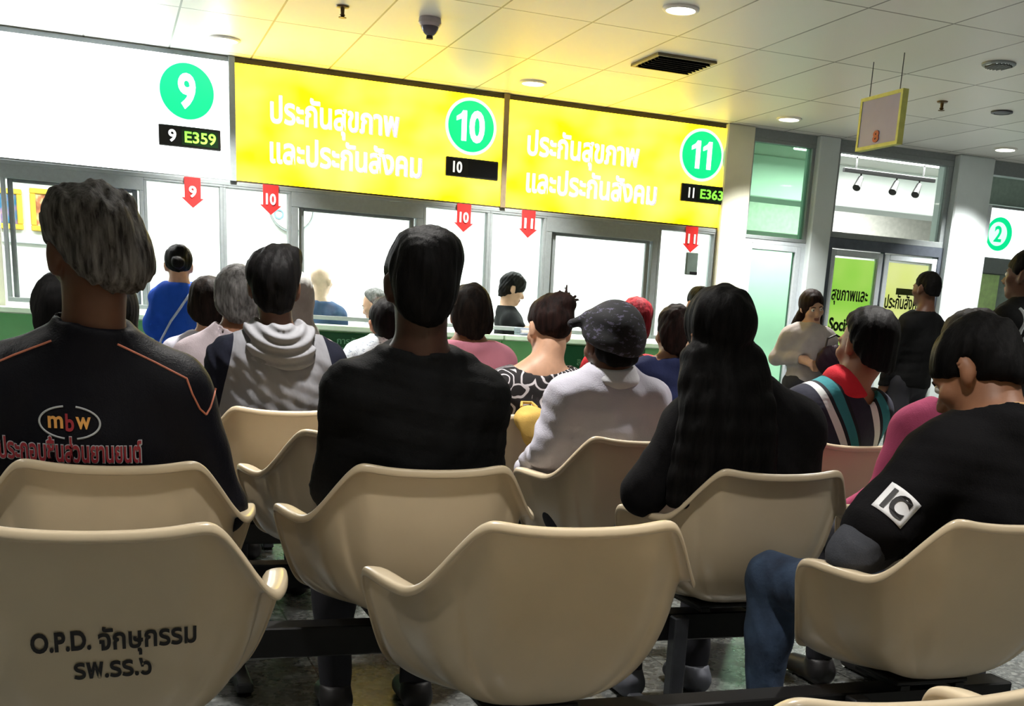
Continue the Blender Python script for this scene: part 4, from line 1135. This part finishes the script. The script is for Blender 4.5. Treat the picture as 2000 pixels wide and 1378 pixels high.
# ------------------------------------------------------------------ chairs
M_SHELL = mat('beige_fibreglass', srgb(206, 189, 160), 0.32, 0, 0.035, 7, 0.05, 0.5, bscale=60)
_b = M_SHELL.node_tree.nodes['Principled BSDF']; _b.inputs['Coat Weight'].default_value = 0.5; _b.inputs['Coat Roughness'].default_value = 0.18
def catmull(P, n):
    P = [np.array(p, float) for p in P]; P = [2 * P[0] - P[1]] + P + [2 * P[-1] - P[-2]]; out = []
    for i in range(1, len(P) - 2):
        for k in range(n):
            t = k / n; a, b, c, d = P[i - 1:i + 3]
            out.append(0.5 * (2 * b + (c - a) * t + (2 * a - 5 * b + 4 * c - d) * t * t + (3 * b - a - 3 * c + d) * t ** 3))
    out.append(P[-2]); return out
def shell_mesh():
    half = [(0, 0.0, 0.793), (0.06, 0.0, 0.7945), (0.115, 0.0, 0.799), (0.155, 0.001, 0.805), (0.178, 0.006, 0.804), (0.198, 0.018, 0.788), (0.225, 0.042, 0.750), (0.252, 0.068, 0.708),
            (0.274, 0.092, 0.680), (0.292, 0.122, 0.668), (0.308, 0.17, 0.668), (0.320, 0.23, 0.670), (0.326, 0.285, 0.670), (0.327, 0.318, 0.662), (0.322, 0.338, 0.635), (0.308, 0.352, 0.585),
            (0.288, 0.372, 0.525), (0.262, 0.402, 0.472), (0.225, 0.438, 0.442), (0.17, 0.462, 0.430), (0.09, 0.474, 0.426), (0, 0.477, 0.425)]
    wd = [0.021, 0.021, 0.021, 0.021, 0.021, 0.022, 0.023, 0.025, 0.031, 0.037, 0.042, 0.043, 0.040, 0.026, 0.014, 0.012, 0.012, 0.012, 0.012, 0.012, 0.012, 0.012]
    H = catmull(half, 3); W = np.interp(np.linspace(0, 1, len(H)), np.linspace(0, 1, len(wd)), wd)
    n = len(H); ring = []; rw = []
    for i in range(n): ring.append(H[i]); rw.append(W[i])
    for i in range(n - 2, 0, -1): ring.append(np.array([-H[i][0], H[i][1], H[i][2]])); rw.append(W[i])
    N = len(ring); ring = np.array(ring); rw = np.array(rw)
    tang = np.roll(ring, -1, 0) - np.roll(ring, 1, 0); nrm = np.stack([tang[:, 1], -tang[:, 0]], 1)
    nrm /= np.maximum(1e-9, np.linalg.norm(nrm, axis=1))[:, None]
    cen = np.array([0, 0.22])
    out = ring[:, :2] - cen
    nrm *= np.sign((nrm * out).sum(1))[:, None]
    nrm = (nrm + 0.8 * out / np.linalg.norm(out, axis=1)[:, None]); nrm /= np.linalg.norm(nrm, axis=1)[:, None]
    rows = []
    inner = ring.copy(); inner[:, :2] -= nrm * rw[:, None]
    lip = ring.copy(); lip[:, 2] -= 0.016; lip[:, :2] += nrm * 0.001
    mid = ring.copy(); mid[:, :2] -= nrm * 0.004; mid[:, 2] += 0.002
    rows += [lip, ring, mid, (inner * 0.7 + mid * 0.3), inner + np.array([0, 0, -0.004])]
    C = np.array([0, 0.235, 0.404])
    p0 = inner + np.array([0, 0, -0.004])
    hgt = np.maximum(0.0, p0[:, 2] - 0.405)
    p1 = p0.copy(); p1[:, 2] -= hgt * 0.62; p1[:, :2] += (C[:2] - p0[:, :2]) * (0.05 + 0.10 * hgt[:, None])
    p1[:, 1] += np.where(p0[:, 1] < 0.06, 0.02, 0)
    p2 = p0 * 0.66 + C * 0.34; p2[:, 2] = 0.400
    for k in range(1, 11):
        t = k / 11
        rows.append(p0 * (1 - t) ** 3 + 3 * p1 * t * (1 - t) ** 2 + 3 * p2 * t * t * (1 - t) + C * t ** 3)
    V = np.concatenate(rows + [C[None]]); R = len(rows); F = []
    for r in range(R - 1):
        for i in range(N):
            j = (i + 1) % N; F.append((r * N + i, r * N + j, (r + 1) * N + j, (r + 1) * N + i))
    for i in range(N): F.append(((R - 1) * N + i, (R - 1) * N + (i + 1) % N, R * N))
    F = [tuple(reversed(f)) for f in F]
    return V, F
SHELL_V, SHELL_F = shell_mesh()
def chair_proto():
    t = empty('waiting_chair')
    s = mesh_np('seat_shell', SHELL_V, SHELL_F, M_SHELL, t)
    so = s.modifiers.new('thickness', 'SOLIDIFY'); so.thickness = 0.006; so.offset = 0
    sb = s.modifiers.new('rounding', 'SUBSURF'); sb.levels = 1; sb.render_levels = 1
    br = MB().box(-0.10, 0.10, 0.21, 0.39, 0.386, 0.398, 0.003).box(-0.09, -0.065, 0.21, 0.39, 0.375, 0.386).box(0.065, 0.09, 0.21, 0.39, 0.375, 0.386)
    br.build('bracket', M_BLACKMETAL, t)
    return t
def dup(root, loc, rz=0.0):
    r = root.copy(); COL.objects.link(r); r.location = loc; r.rotation_euler = (0, 0, rz)
    for c in list(root.children):
        d = c.copy(); COL.objects.link(d); d.parent = r
    return r
CH = chair_proto()
chairs = [
    (1, -0.03, 'beige chair with black Thai lettering stencilled on its back, at the lower left'),
    (1, 0.775, 'empty beige chair with a plain back in the middle of the front of the photo'),
    (1, 1.765, 'beige chair at the right with an arm in a grey sleeve resting on its armrest'),
    (0, 0.77, 'beige chair showing only its top edge at the bottom right'),
    (0, 1.425, 'beige chair showing only a rounded armrest tip at the bottom right'),
    (2, 0.0, 'beige chair behind the grey haired man in the navy jacket'),
    (2, 0.705, 'beige chair behind the man in plain black in the middle'),
    (2, 1.645, 'beige chair behind the woman with long black hair'),
    (2, 2.38, 'beige chair under the person in the pink shirt with a dark strap'),
    (3, 0.694, 'empty beige chair between the navy jacket and the black jacket'),
    (3, 1.60, 'beige chair behind the person in the white shirt and patterned cap'),
    (3, 2.42, 'beige chair behind the person in the striped top'),
    (3, 0.0, 'beige chair under the person with black hair hidden by the grey haired man'),
    (4, 0.577, 'beige chair behind the young man in the grey hoodie'),
    (4, 1.575, 'beige chair under the woman in the black and white print blouse'),
    (4, -0.13, 'beige chair under the person in the dark red top at the far left'),
    (5, 0.47, 'beige chair under the woman in the pale pinkish blouse'),
    (5, 1.50, 'beige chair under the woman in the plain pink shirt'),
    (5, 2.50, 'beige chair under the person in the navy blue shirt'),
    (6, 0.46, 'beige chair under the dark haired person in the white collar'),
    (6, 0.87, 'beige chair under the person in the grey headscarf'),
    (6, 1.30, 'beige chair under the person in the white speckled shirt'),
    (6, 2.62, 'beige chair under the person with red hair'),
    (7, 3.40, 'beige chair under the person with faded brown hair'),
]
for i, (r, x, lab) in enumerate(chairs):
    c = CH if i == 0 else dup(CH, (0, 0, 0))
    c.location = (x, ROW[r] + ((0.06 if x > 1.3 else -0.033) if r == 0 else 0), 0)
    tag(c, lab, 'chair', 'beige shell waiting chairs')
    if i == 0: OPD = c
# beams that carry the chairs
def beam(row, x0, x1, legs, label):
    t = empty('seat_beam', ((x0 + x1) / 2, ROW[row] + 0.30, 0)); l = (x1 - x0) / 2; xc = (x0 + x1) / 2
    tag(t, label, 'seat beam', 'black beams under the rows of chairs')
    MB().box(-l, l, -0.04, 0.04, 0.28, 0.36, 0.004).build('beam', M_BLACKMETAL, t)
    for x in legs:
        g = MB().box(x - xc - 0.022, x - xc + 0.022, -0.085, -0.041, 0.045, 0.358, 0.004)
        g.build('leg', M_GREYMETAL, t)
        MB().box(x - xc - 0.025, x - xc + 0.025, -0.27, 0.20, 0.012, 0.045, 0.006).build('foot', M_GREYMETAL, t)
        for y in (-0.24, 0.17): MB().lathe([(1e-4, 0.0005), (0.022, 0.0005), (0.022, 0.008), (0.01, 0.012), (1e-4, 0.012)], 16, (x - xc, y, 0)).build('glide', M_BLACKMETAL, t, True)
beam(0, 0.45, 1.75, (0.95,), 'black seat beam under the nearest chairs at the bottom right')
beam(1, -0.30, 2.05, (-0.25, 0.44, 1.58), 'black seat beam under the lettered and the empty front chairs')
beam(2, -0.30, 2.70, (-0.2, 1.50, 2.6), 'black seat beam under the chairs of the man in black and the long haired woman')
beam(3, -0.30, 2.75, (0.35, 1.15, 2.6), 'black seat beam under the white shirted person')
beam(4, -0.42, 1.90, (0.2, 1.2), 'black seat beam under the grey hoodie and the print blouse')
beam(5, 0.15, 2.80, (0.9, 2.0), 'black seat beam under the pink shirted woman')
beam(6, 0.15, 2.95, (0.7, 2.0), 'black seat beam under the red haired person')
beam(7, 3.05, 3.75, (3.4,), 'black seat beam under the farthest single chair')
# lettering stencilled on the near chair
def on_shell(body, width, cx, cz, size, bold, tilt=0.0):
    W, F = text_geo(body, size, bold, 0.0012)
    W[:, 0] *= width / np.ptp(W[:, 0])
    bv = BVHTree.FromPolygons([tuple(v) for v in SHELL_V], SHELL_F)
    out = []; last = 0.02
    for p in W:
        x, z = p[0] + cx, p[2] + cz + p[0] * tilt
        h_ = bv.ray_cast(Vector((x, -0.5, z)), Vector((0, 1, 0)))
        if h_[0] is not None: last = h_[0].y
        out.append((x, last - 0.0048 + p[1], z))
    o = mesh_np('lettering', out, F, mat('black_stencil_paint', srgb(20, 16, 18), 0.6), OPD, smooth=False)
    o['label'] = 'black stencilled lettering'
on_shell('O.P.D.', 0.088, -0.055, 0.612, 0.046, 0.0016, 0.05)
on_shell('จักษุกรรม', 0.150, 0.075, 0.612, 0.05, 0.0012, 0.05)
on_shell('รพ.รร.๖', 0.118, 0.02, 0.560, 0.05, 0.0012, 0.03)

# ------------------------------------------------------------------ the waiting people
setup_people()
BLK = m_cloth('black_cloth', (0.0045, 0.0047, 0.0052, 1), 0.8, 0.5)
BLK2 = m_cloth('soft_black_knit', (0.0052, 0.0048, 0.0058, 1), 0.9, 0.4)
NAVYJ = m_cloth('navy_black_nylon', (0.0062, 0.0063, 0.0105, 1), 0.55, 0.5)
GREYH = m_sleeves('grey_hoodie_navy_sleeves', srgb(120, 120, 125), srgb(20, 22, 34), 0.385)
NAVY = m_cloth('navy_cotton', srgb(44, 50, 86), 0.9, 0.5)
WHITE = m_cloth('white_cotton', srgb(180, 178, 190), 0.85, 0.5, 0.03)
PINKISH = m_cloth('pale_pinkish_cotton', srgb(214, 200, 208), 0.85, 0.5, 0.03)
PINK = m_cloth('pink_cotton', srgb(230, 150, 172), 0.85, 0.5, 0.05)
ROSE = m_cloth('rose_pink_jersey', srgb(190, 84, 122), 0.9, 0.4, 0.08)
BLUE = m_cloth('royal_blue_cloth', srgb(32, 80, 190), 0.8, 0.6, 0.12)
REDC = m_cloth('red_cotton', srgb(196, 44, 56), 0.85, 0.4)
MAROON = m_cloth('dark_red_cotton', srgb(84, 24, 28), 0.85, 0.4)
STEEL = m_cloth('slate_blue_cloth', srgb(70, 90, 122), 0.85, 0.4)
SPECK = m_spots('white_speckled_cotton', srgb(150, 165, 185), srgb(222, 232, 240), 60, 0.42)
GREYC = m_cloth('light_grey_knit', srgb(168, 160, 160), 0.9, 0.4)
DENIM = m_denim(); STRIPE = m_stripes(); IKAT = m_ikat()
SILVER = mat('silver_print', srgb(190, 195, 200), 0.5); ORANGE = mat('orange_print', srgb(236, 172, 92), 0.5); DKRED = mat('dark_red_print', srgb(120, 26, 26), 0.55)
PIPE = mat('salmon_piping', srgb(214, 130, 104), 0.5)
JR = m_cloth('dark_grey_jersey', srgb(66, 68, 74), 0.9, 0.4)

# the grey haired man in the printed jacket
g = person('man with thick grey hair in a navy black jacket with salmon piping', -0.03, ROW[2], 1.338, sk='dark', hw=0.228, girth=1.08, hs=1.05, hair='fluffy', hairm='grey', top_m=NAVYJ, collar='stand',
           head=(6, 12, 3), headoff=(0.015, -0.02), drop=0.016, neck_w=1.15, h=0.009, hair_h=0.0055, elbows={'R': (0.268, 0.22, 0.68), 'L': (-0.268, 0.22, 0.68)}, wrists={'R': (0.16, 0.48, 0.62), 'L': (-0.16, 0.48, 0.62)}, seed=1, cloth_t=0.02)
top = g['top']; top['label'] = 'navy black jacket with an oval logo and red lettering'
ov = MB().tube([(-0.047 + 0.060 * math.cos(a), 0, 0.879 + 0.034 * math.sin(a)) for a in np.linspace(-1.35, 1.35, 24)], 0.0023, 6).tube([(-0.047 + 0.060 * math.cos(a), 0, 0.879 + 0.034 * math.sin(a)) for a in np.linspace(PI - 1.38, PI + 1.38, 24)], 0.0023, 6)
drape(g, np.array(ov.v), ov.f, 'logo_oval', SILVER, 0.001)
for s, x, m_, w in (('m', -0.075, ORANGE, 0.030), ('b', -0.047, DKRED, 0.017), ('w', -0.020, ORANGE, 0.030)):
    W, F = text_geo(s, 0.05, 0.0012, 0.002); W[:, 0] *= w / np.ptp(W[:, 0]); W += np.array([x, 0, 0.879]); drape(g, W, F, 'logo_letter', m_, 0.002)
W, F = text_geo('ประกอบชิ้นส่วนยานยนต์', 0.06, 0.0034, 0.002); W[:, 0] *= 0.29 / np.ptp(W[:, 0]); W += np.array([-0.048, 0, 0.822]); drape(g, W, F, 'lettering', SILVER, 0.0015)
W, F = text_geo('ประกอบชิ้นส่วนยานยนต์', 0.06, 0.0014, 0.002); W[:, 0] *= 0.286 / np.ptp(W[:, 0]); W += np.array([-0.048, 0, 0.822]); drape(g, W, F, 'lettering', DKRED, 0.0032)
line_on(g, [(0.055, 1.045), (0.13, 1.01), (0.195, 0.978), (0.206, 0.945), (0.222, 0.912), (0.236, 0.899)], 0.0024, 'piping', PIPE)
line_on(g, [(0.236, 0.899), (0.246, 0.914), (0.262, 0.955)], 0.0024, 'piping', PIPE)
line_on(g, [(-0.075, 1.045), (-0.15, 1.012), (-0.215, 0.98), (-0.24, 0.92)], 0.0024, 'piping', PIPE)

person('man with short black hair in a plain black jacket in the middle', 0.705, ROW[2], 1.325, sk='deep', hw=0.205, girth=1.12, hair='full+bump', hairm='black', top_m=BLK, collar='shirt', head=(4, -4, 0), headoff=(0.0, -0.02),
       h=0.009, hair_h=0.0055, elbows={'R': (0.19, 0.24, 0.72), 'L': (-0.185, 0.24, 0.72)}, seed=2, cloth_t=0.018, neck_w=1.1)
person('woman with long straight black hair in a soft black top', 1.645, ROW[2], 1.250, sk='tan', hw=0.215, girth=1.0, hs=1.0, hair='long+len0.42+wide', hairm='black', top_m=BLK2, collar='round', head=(8, 5, -4), headoff=(-0.085, -0.01), lean=-0.06,
       h=0.009, hair_h=0.006, elbows={'L': (-0.305, 0.19, 0.725), 'R': (0.205, 0.24, 0.70)}, wrists={'L': (-0.20, 0.44, 0.71), 'R': (0.14, 0.46, 0.62)}, seed=3, cloth_t=0.02, shoe_m=mat('grey_shoe', srgb(95, 98, 108), 0.6))
q = person('young man in a black tee shirt with a white sleeve patch, head bent', 1.855, ROW[1], 1.205, sk='tan', drop=-0.025, hw=0.205, girth=1.05, hair='short', hairm='black', top_m=BLK2, sleeves='short', collar='round', head=(36, 24, 6),
       headoff=(-0.01, 0.055), hunch=0.10, h=0.008, hair_h=0.0055, elbows={'L': (-0.345, 0.225, 0.70), 'R': (0.30, 0.22, 0.70)}, wrists={'L': (-0.11, 0.40, 0.68), 'R': (0.14, 0.42, 0.66)},
       knees=[(-0.225, 0.74, 0.525), (0.20, 0.66, 0.515)], ankles=[(-0.205, 0.74, 0.085), (0.26, 0.64, 0.085)], legs_m=DENIM, seed=4, cloth_t=0.022)
ax_ = (q['nt'] - q['nb']) / np.linalg.norm(q['nt'] - q['nb']); u_ = np.cross(ax_, [0, 1, 0]); u_ /= np.linalg.norm(u_); v_ = np.cross(ax_, u_)
MB().tube([q['nb'] + ax_ * 0.004 + (u_ * math.cos(a) + v_ * math.sin(a)) * 0.0735 for a in np.linspace(0, 2 * PI, 33)], 0.0055, 8).build('neck_rib', mat('tan_neck_rib', srgb(220, 170, 115), 0.7), q['top'], True)
sl = Field([(cone(q['sL'] * 0.35 + q['eL'] * 0.65, q['eL'], 0.060, 0.058), 0.02), (cone(q['eL'], np.array((-0.11, 0.40, 0.68)), 0.056, 0.042), 0.02)], 0.008)
sl.ruffle(waves(77, 6, 50, 0.003)); v, f_ = sl.surface(); mesh_np('undersleeve', v, f_, JR, q['body'])['label'] = 'dark grey sleeve under the tee shirt sleeve'
# white sleeve patch, bent round the sleeve
V, Q = q['topV']; bv = BVHTree.FromPolygons([tuple(v) for v in V], [tuple(int(i) for i in r) for r in Q])
ax_ = Vector(q['eL'] - q['sL']).normalized(); side = Vector((-0.62, -0.75, 0.1)); side = (side - ax_ * side.dot(ax_)).normalized(); acr = ax_.cross(side).normalized()
pc = Vector(q['sL'] * 0.42 + q['eL'] * 0.58)
def on_sleeve(u, w_, lift):
    p0 = pc + acr * u - ax_ * w_ + side * 0.2
    h_ = bv.ray_cast(p0, -side)
    b_ = h_[0] if h_[0] is not None else pc + acr * u - ax_ * w_ + side * 0.07
    return tuple(b_ + side * lift)
gv = []; gf = []; n1 = 9
for i in range(n1):
    for j in range(n1):
        gv.append(on_sleeve(-0.040 + 0.080 * i / (n1 - 1), -0.034 + 0.068 * j / (n1 - 1) , 0.0025))
gf = [(i * n1 + j, i * n1 + j + 1, (i + 1) * n1 + j + 1, (i + 1) * n1 + j) for i in range(n1 - 1) for j in range(n1 - 1)]
pt = mesh_np('sleeve_patch', gv, gf, mat('white_patch', srgb(235, 235, 238), 0.6), q['top']); s_ = pt.modifiers.new('thickness', 'SOLIDIFY'); s_.thickness = 0.001; s_.offset = 0
W, F = text_geo('IC', 0.08, 0.003, 0.0015); W[:, 0] *= 0.055 / np.ptp(W[:, 0]); W[:, 2] *= 0.052 / np.ptp(W[:, 2])
mesh_np('patch_lettering', [on_sleeve(-p[0], p[2], 0.0042 - p[1]) for p in W], F, mat('black_stencil_paint', srgb(20, 16, 18)), q['top'], smooth=False)

# third row
c5 = person('person in a white shirt and a dark patterned knit cap', 1.545, ROW[3], 1.205, sk='dark', hw=0.195, hair='short', hairm='black', top_m=WHITE, drop=-0.035, collar='shirt', collar_m=m_cloth('pale_grey_collar', srgb(196, 196, 202), 0.8, 0.3), head=(6, 4, 0), headoff=(-0.005, 0),
       h=0.010, elbows={'L': (-0.195, 0.22, 0.74), 'R': (0.165, 0.24, 0.74)}, wrists={'L': (-0.19, 0.46, 0.64), 'R': (0.14, 0.46, 0.64)}, seed=5, wrinkle=0.005)
A5 = lambda p: at_head(p, c5['hc'], c5['R'])
cap = Field([(A5(ell((0, -0.02, 0.040), (0.100, 0.112, 0.098))), 0.02), (A5(ell((0, -0.05, -0.01), (0.088, 0.078, 0.065))), 0.03), (A5(cone((-0.075, 0.02, 0.075), (-0.125, 0.03, 0.060), 0.022, 0.012)), 0.02)], 0.006)
nn = c5['R'] @ np.array([0, -0.55, 1.0]); nn /= np.linalg.norm(nn); cap.keep(nn, float(nn @ (c5['hc'] + c5['R'] @ np.array([0, -0.09, -0.045]))), 0.01)
cap.ruffle(waves(15, 7, 80, 0.003)); v, f_ = cap.surface(); mesh_np('knit_cap', v, f_, m_spots('dark_patterned_knit', srgb(22, 22, 27), srgb(84, 80, 104), 42, 0.60), c5['body'])
person('person with a black bob in a striped top with a red collar', 2.40, ROW[3], 1.250, sk='tan', hw=0.195, hair='bob', hairm='black', top_m=STRIPE, collar='round', collar_m=REDC, head=(8, 10, 8), headoff=(0.055, 0.0), lean=0.10, h=0.010, seed=6, hs=1.05)
p23 = person('person in a rose pink shirt with a dark strap across the back', 2.365, ROW[2], 1.235, sk='tan', hw=0.215, girth=1.05, hair='bob', hairm='soft', top_m=ROSE, collar='round', head=(10, 0, -4), headoff=(0.0, 0.02), h=0.010, seed=7, elbows={'L': (-0.215, 0.24, 0.70)}, cloth_t=0.02)
line_on(p23, [(-0.14, 0.99), (-0.06, 0.985), (0.0, 0.955), (0.06, 0.90), (0.12, 0.82), (0.15, 0.74)], 0.008, 'bag_strap', mat('dark_maroon_strap', srgb(52, 16, 32), 0.6))
person('person with black hair down to the shoulders half hidden behind the grey haired man', 0.0, ROW[3], 1.195, sk='tan', hw=0.20, hair='long+len0.27', hairm='black', top_m=BLK, collar='round', h=0.012, seed=8, headoff=(0.0, 0))

# fourth row
person('young man in a grey hoodie with navy sleeves', 0.575, ROW[4], 1.325, sk='dark', hw=0.215, girth=1.08, hair='full+tuft', hairm='black', top_m=GREYH, collar='hood', head=(4, -4, 0), headoff=(-0.012, 0), h=0.010, seed=9, wrinkle=0.006, cloth_t=0.022,
       elbows={'L': (-0.225, 0.24, 0.70), 'R': (0.205, 0.24, 0.70)}, hs=1.02)
person('woman in a black and white print blouse with her dark hair pinned up in spikes', 1.575, ROW[4], 1.235, sk='light', hw=0.195, hair='up+spikes', hairm='brown', top_m=IKAT, collar='wide', sleeves='short', head=(12, 6, 4), headoff=(0.035, 0.02), h=0.010, seed=10, neck_w=1.05)
person('person in a dark red top partly hidden at the far left', -0.125, ROW[4], 1.190, sk='tan', hw=0.20, hair='bob', hairm='black', top_m=MAROON, collar='round', h=0.012, seed=11)
# farther rows
person('woman in a plain pink shirt with short dark brown hair', 1.50, ROW[5], 1.272, sk='tan', hw=0.195, hair='bob', hairm='soft', drop=-0.04, top_m=PINK, collar='round', h=0.011, seed=12, sleeves='short')
person('woman with greying hair in a pale pinkish blouse', 0.475, ROW[5], 1.280, sk='tan', hw=0.195, hair='bob', hairm='dimgrey', top_m=PINKISH, collar='shirt', h=0.011, seed=13, headoff=(0.04, 0))
person('person with dark reddish hair in a navy blue shirt', 2.515, ROW[5], 1.245, sk='tan', hw=0.195, hair='bob+bun', hairm='brown', drop=-0.045, top_m=NAVY, collar='round', h=0.011, seed=14, headoff=(-0.01, 0))
person('dark haired person in a white collar beside the pale blouse', 0.46, ROW[6], 1.245, sk='light', hw=0.20, hair='bob', hairm='soft', top_m=WHITE, collar='shirt', h=0.012, seed=15)
sc = person('person in a grey headscarf behind the grey hoodie', 0.845, ROW[6], 1.30, sk='tan', hw=0.20, hair='none', hairm='black', top_m=GREYC, collar='round', h=0.012, seed=16)
A6 = lambda p: at_head(p, sc['hc'], sc['R'])
hd = Field([(A6(ell((0, -0.018, 0.034), (0.092, 0.108, 0.100))), 0.03), (A6(ell((0, -0.05, -0.06), (0.088, 0.075, 0.10))), 0.04), (ell(sc['nb'] + [0, 0.0, 0.0], (0.12, 0.105, 0.075)), 0.04)], 0.008)
hd.cut(A6(ell((0, 0.12, -0.025), (0.062, 0.08, 0.085))), 0.02); hd.ruffle(waves(31, 7, 45, 0.004)); v, f_ = hd.surface(); mesh_np('headscarf', v, f_, m_cloth('grey_scarf', srgb(150, 150, 146), 0.9, 0.5, 0.15), sc['body'])
person('person in a white speckled shirt half hidden by the man in black', 1.30, ROW[6], 1.21, drop=-0.05, sk='tan', hw=0.195, hair='short', hairm='black', top_m=SPECK, collar='shirt', h=0.012, seed=17)
person('person with bright red hair in a red shirt behind the patterned cap', 2.62, ROW[6], 1.286, sk='tan', hw=0.21, hair='full', hairm='red', top_m=REDC, collar='shirt', h=0.012, seed=18, headoff=(0.085, 0), lean=-0.1)
person('person with faded brown hair beside the long haired woman', 3.40, ROW[7], 1.30, sk='light', hw=0.21, hair='bob', hairm='taupe', top_m=JR, collar='round', h=0.012, seed=19)

# people standing at the counter and the doors
b = person('woman in a royal blue jacket with a pale bag strap standing at the counter', 0.455, 7.85, 1.472, stand=True, sk='light', hw=0.155, hair='up+lowbun', hairm='black', top_m=BLUE, collar='shirt', h=0.012, seed=20, bottom=0.66, cloth_t=0.024, head=(8, -6, 0), wrinkle=0.008, girth=0.95,
           elbows={'L': (-0.15, 0.26, 0.98), 'R': (0.15, 0.26, 0.98)}, wrists={'L': (-0.10, 0.48, 1.00), 'R': (0.10, 0.48, 1.00)})
line_on(b, [(0.09, 1.24), (0.02, 1.14), (-0.06, 1.02), (-0.12, 0.90), (-0.15, 0.80)], 0.008, 'bag_strap', mat('pale_strap', srgb(190, 205, 225), 0.6))
person('person with black hair in a bun standing at the last counter window', 4.26, 8.10, 1.475, stand=True, sk='tan', hw=0.20, hair='short+bun', hairm='black', top_m=GREYC, collar='round', h=0.013, seed=21)
w24 = person('woman with long hair turned towards us holding a dark bag by the green glass door', 4.98, 7.95, 1.489, stand=True, rz=168, sk='light', hw=0.195, hair='long+len0.30', hairm='brown', top_m=GREYC, collar='round', face=True, h=0.009, seed=22, head=(12, 6, 10), legs_m=mat('dark_trousers', srgb(38, 38, 46)),
       elbows={'L': (-0.22, 0.16, 1.0), 'R': (0.22, 0.16, 1.0)}, wrists={'L': (-0.10, 0.33, 1.0), 'R': (0.10, 0.33, 1.0)}, handdir={'L': ((0.6, 0.5, -0.2), (-0.4, 0.3, 0.9)), 'R': ((-0.6, 0.5, -0.2), (0.4, 0.3, 0.9))})
bag = Field([(ell((0, 0, 0), (0.15, 0.065, 0.115)), 0.02)], 0.008); bag.ruffle(waves(12, 6, 40, 0.006)); v, f_ = bag.surface()
bg = mesh_np('handbag', v, f_, m_cloth('dark_plum_leather', srgb(44, 26, 38), 0.5, 0.5)); bg.location = (5.02, 7.52, 1.00); tag(bg, 'dark plum handbag held by the woman facing us', 'handbag')
MB().tube([(-0.08, 0, 0.09), (-0.07, 0, 0.16), (0.0, 0, 0.19), (0.07, 0, 0.16), (0.08, 0, 0.09)], 0.008, 8).build('handle', mat('dark_plum_strap', srgb(40, 24, 34), 0.5), bg, True)
person('tall man in black standing with his back to us by the right pillar', 5.52, 6.95, 1.655, stand=True, rz=14, sk='dark', hw=0.195, hair='crop', hairm='black', top_m=BLK, collar='round', h=0.012, seed=23, girth=1.05)
p26 = person('person in a dark jacket with pale stripes standing at the right edge', 4.42, 4.70, 1.63, stand=True, rz=30, sk='dark', hw=0.195, hair='short', hairm='black', top_m=BLK, collar='stand', h=0.012, seed=24, cloth_t=0.03)
for x in (-0.13, -0.175): line_on(p26, [(x, 1.35), (x - 0.02, 1.25), (x - 0.03, 1.12)], 0.010, 'sleeve_stripe', mat('pale_stripe', srgb(180, 186, 190), 0.7))
# office staff behind the glass
person('bald man in a slate blue shirt sitting behind the glass of counter ten', 1.51, 9.62, 1.485, seat=0.60, rz=-40, sk='pale', hw=0.195, hair='none', hairm='dimgrey', top_m=STEEL, collar='round', h=0.012, seed=25, shoe=False, knees=[(-0.1, 0.50, 0.74), (0.1, 0.50, 0.74)], ankles=[(-0.1, 0.45, 0.3), (0.1, 0.45, 0.3)])
person('clerk with greying hair bowed behind the glass of counter ten', 2.24, 9.70, 1.32, seat=0.47, rz=60, sk='light', hw=0.19, hair='bob', hairm='dimgrey', top_m=WHITE, collar='shirt', h=0.013, seed=26, head=(20, 0, 0), shoe=False)
person('young clerk in black looking down in profile behind the glass of counter eleven', 2.96, 9.60, 1.518, seat=0.62, rz=-98, sk='light', hw=0.20, hair='full', hairm='black', top_m=BLK, collar='shirt', sleeves='short', face=True, h=0.010, seed=27, head=(20, 0, 0), headoff=(0, 0.03), shoe=False,
       elbows={'L': (-0.22, 0.24, 1.08), 'R': (0.24, 0.26, 1.08)}, wrists={'L': (-0.10, 0.44, 1.10), 'R': (0.12, 0.44, 1.10)})

# small things
yl = Field([(ell((0, 0, 0), (0.062, 0.05, 0.05)), 0.02), (ell((0.01, -0.015, -0.05), (0.052, 0.04, 0.05)), 0.03)], 0.006); yl.ruffle(waves(61, 6, 60, 0.005)); v, f_ = yl.surface()
y_ = mesh_np('cloth_bag', v, f_, m_cloth('yellow_cloth', srgb(205, 170, 92), 0.85, 0.5)); y_.location = (1.455, ROW[4] - 0.052, 0.80); tag(y_, 'small yellow cloth bag hanging on the back of the print blouse chair', 'bag')
MB().tube([(-0.03, 0.02, 0.04), (-0.02, 0.05, 0.055), (0.02, 0.05, 0.055), (0.03, 0.02, 0.04)], 0.006, 8).build('strap', m_cloth('yellow_cloth', srgb(205, 170, 92)), y_, True)
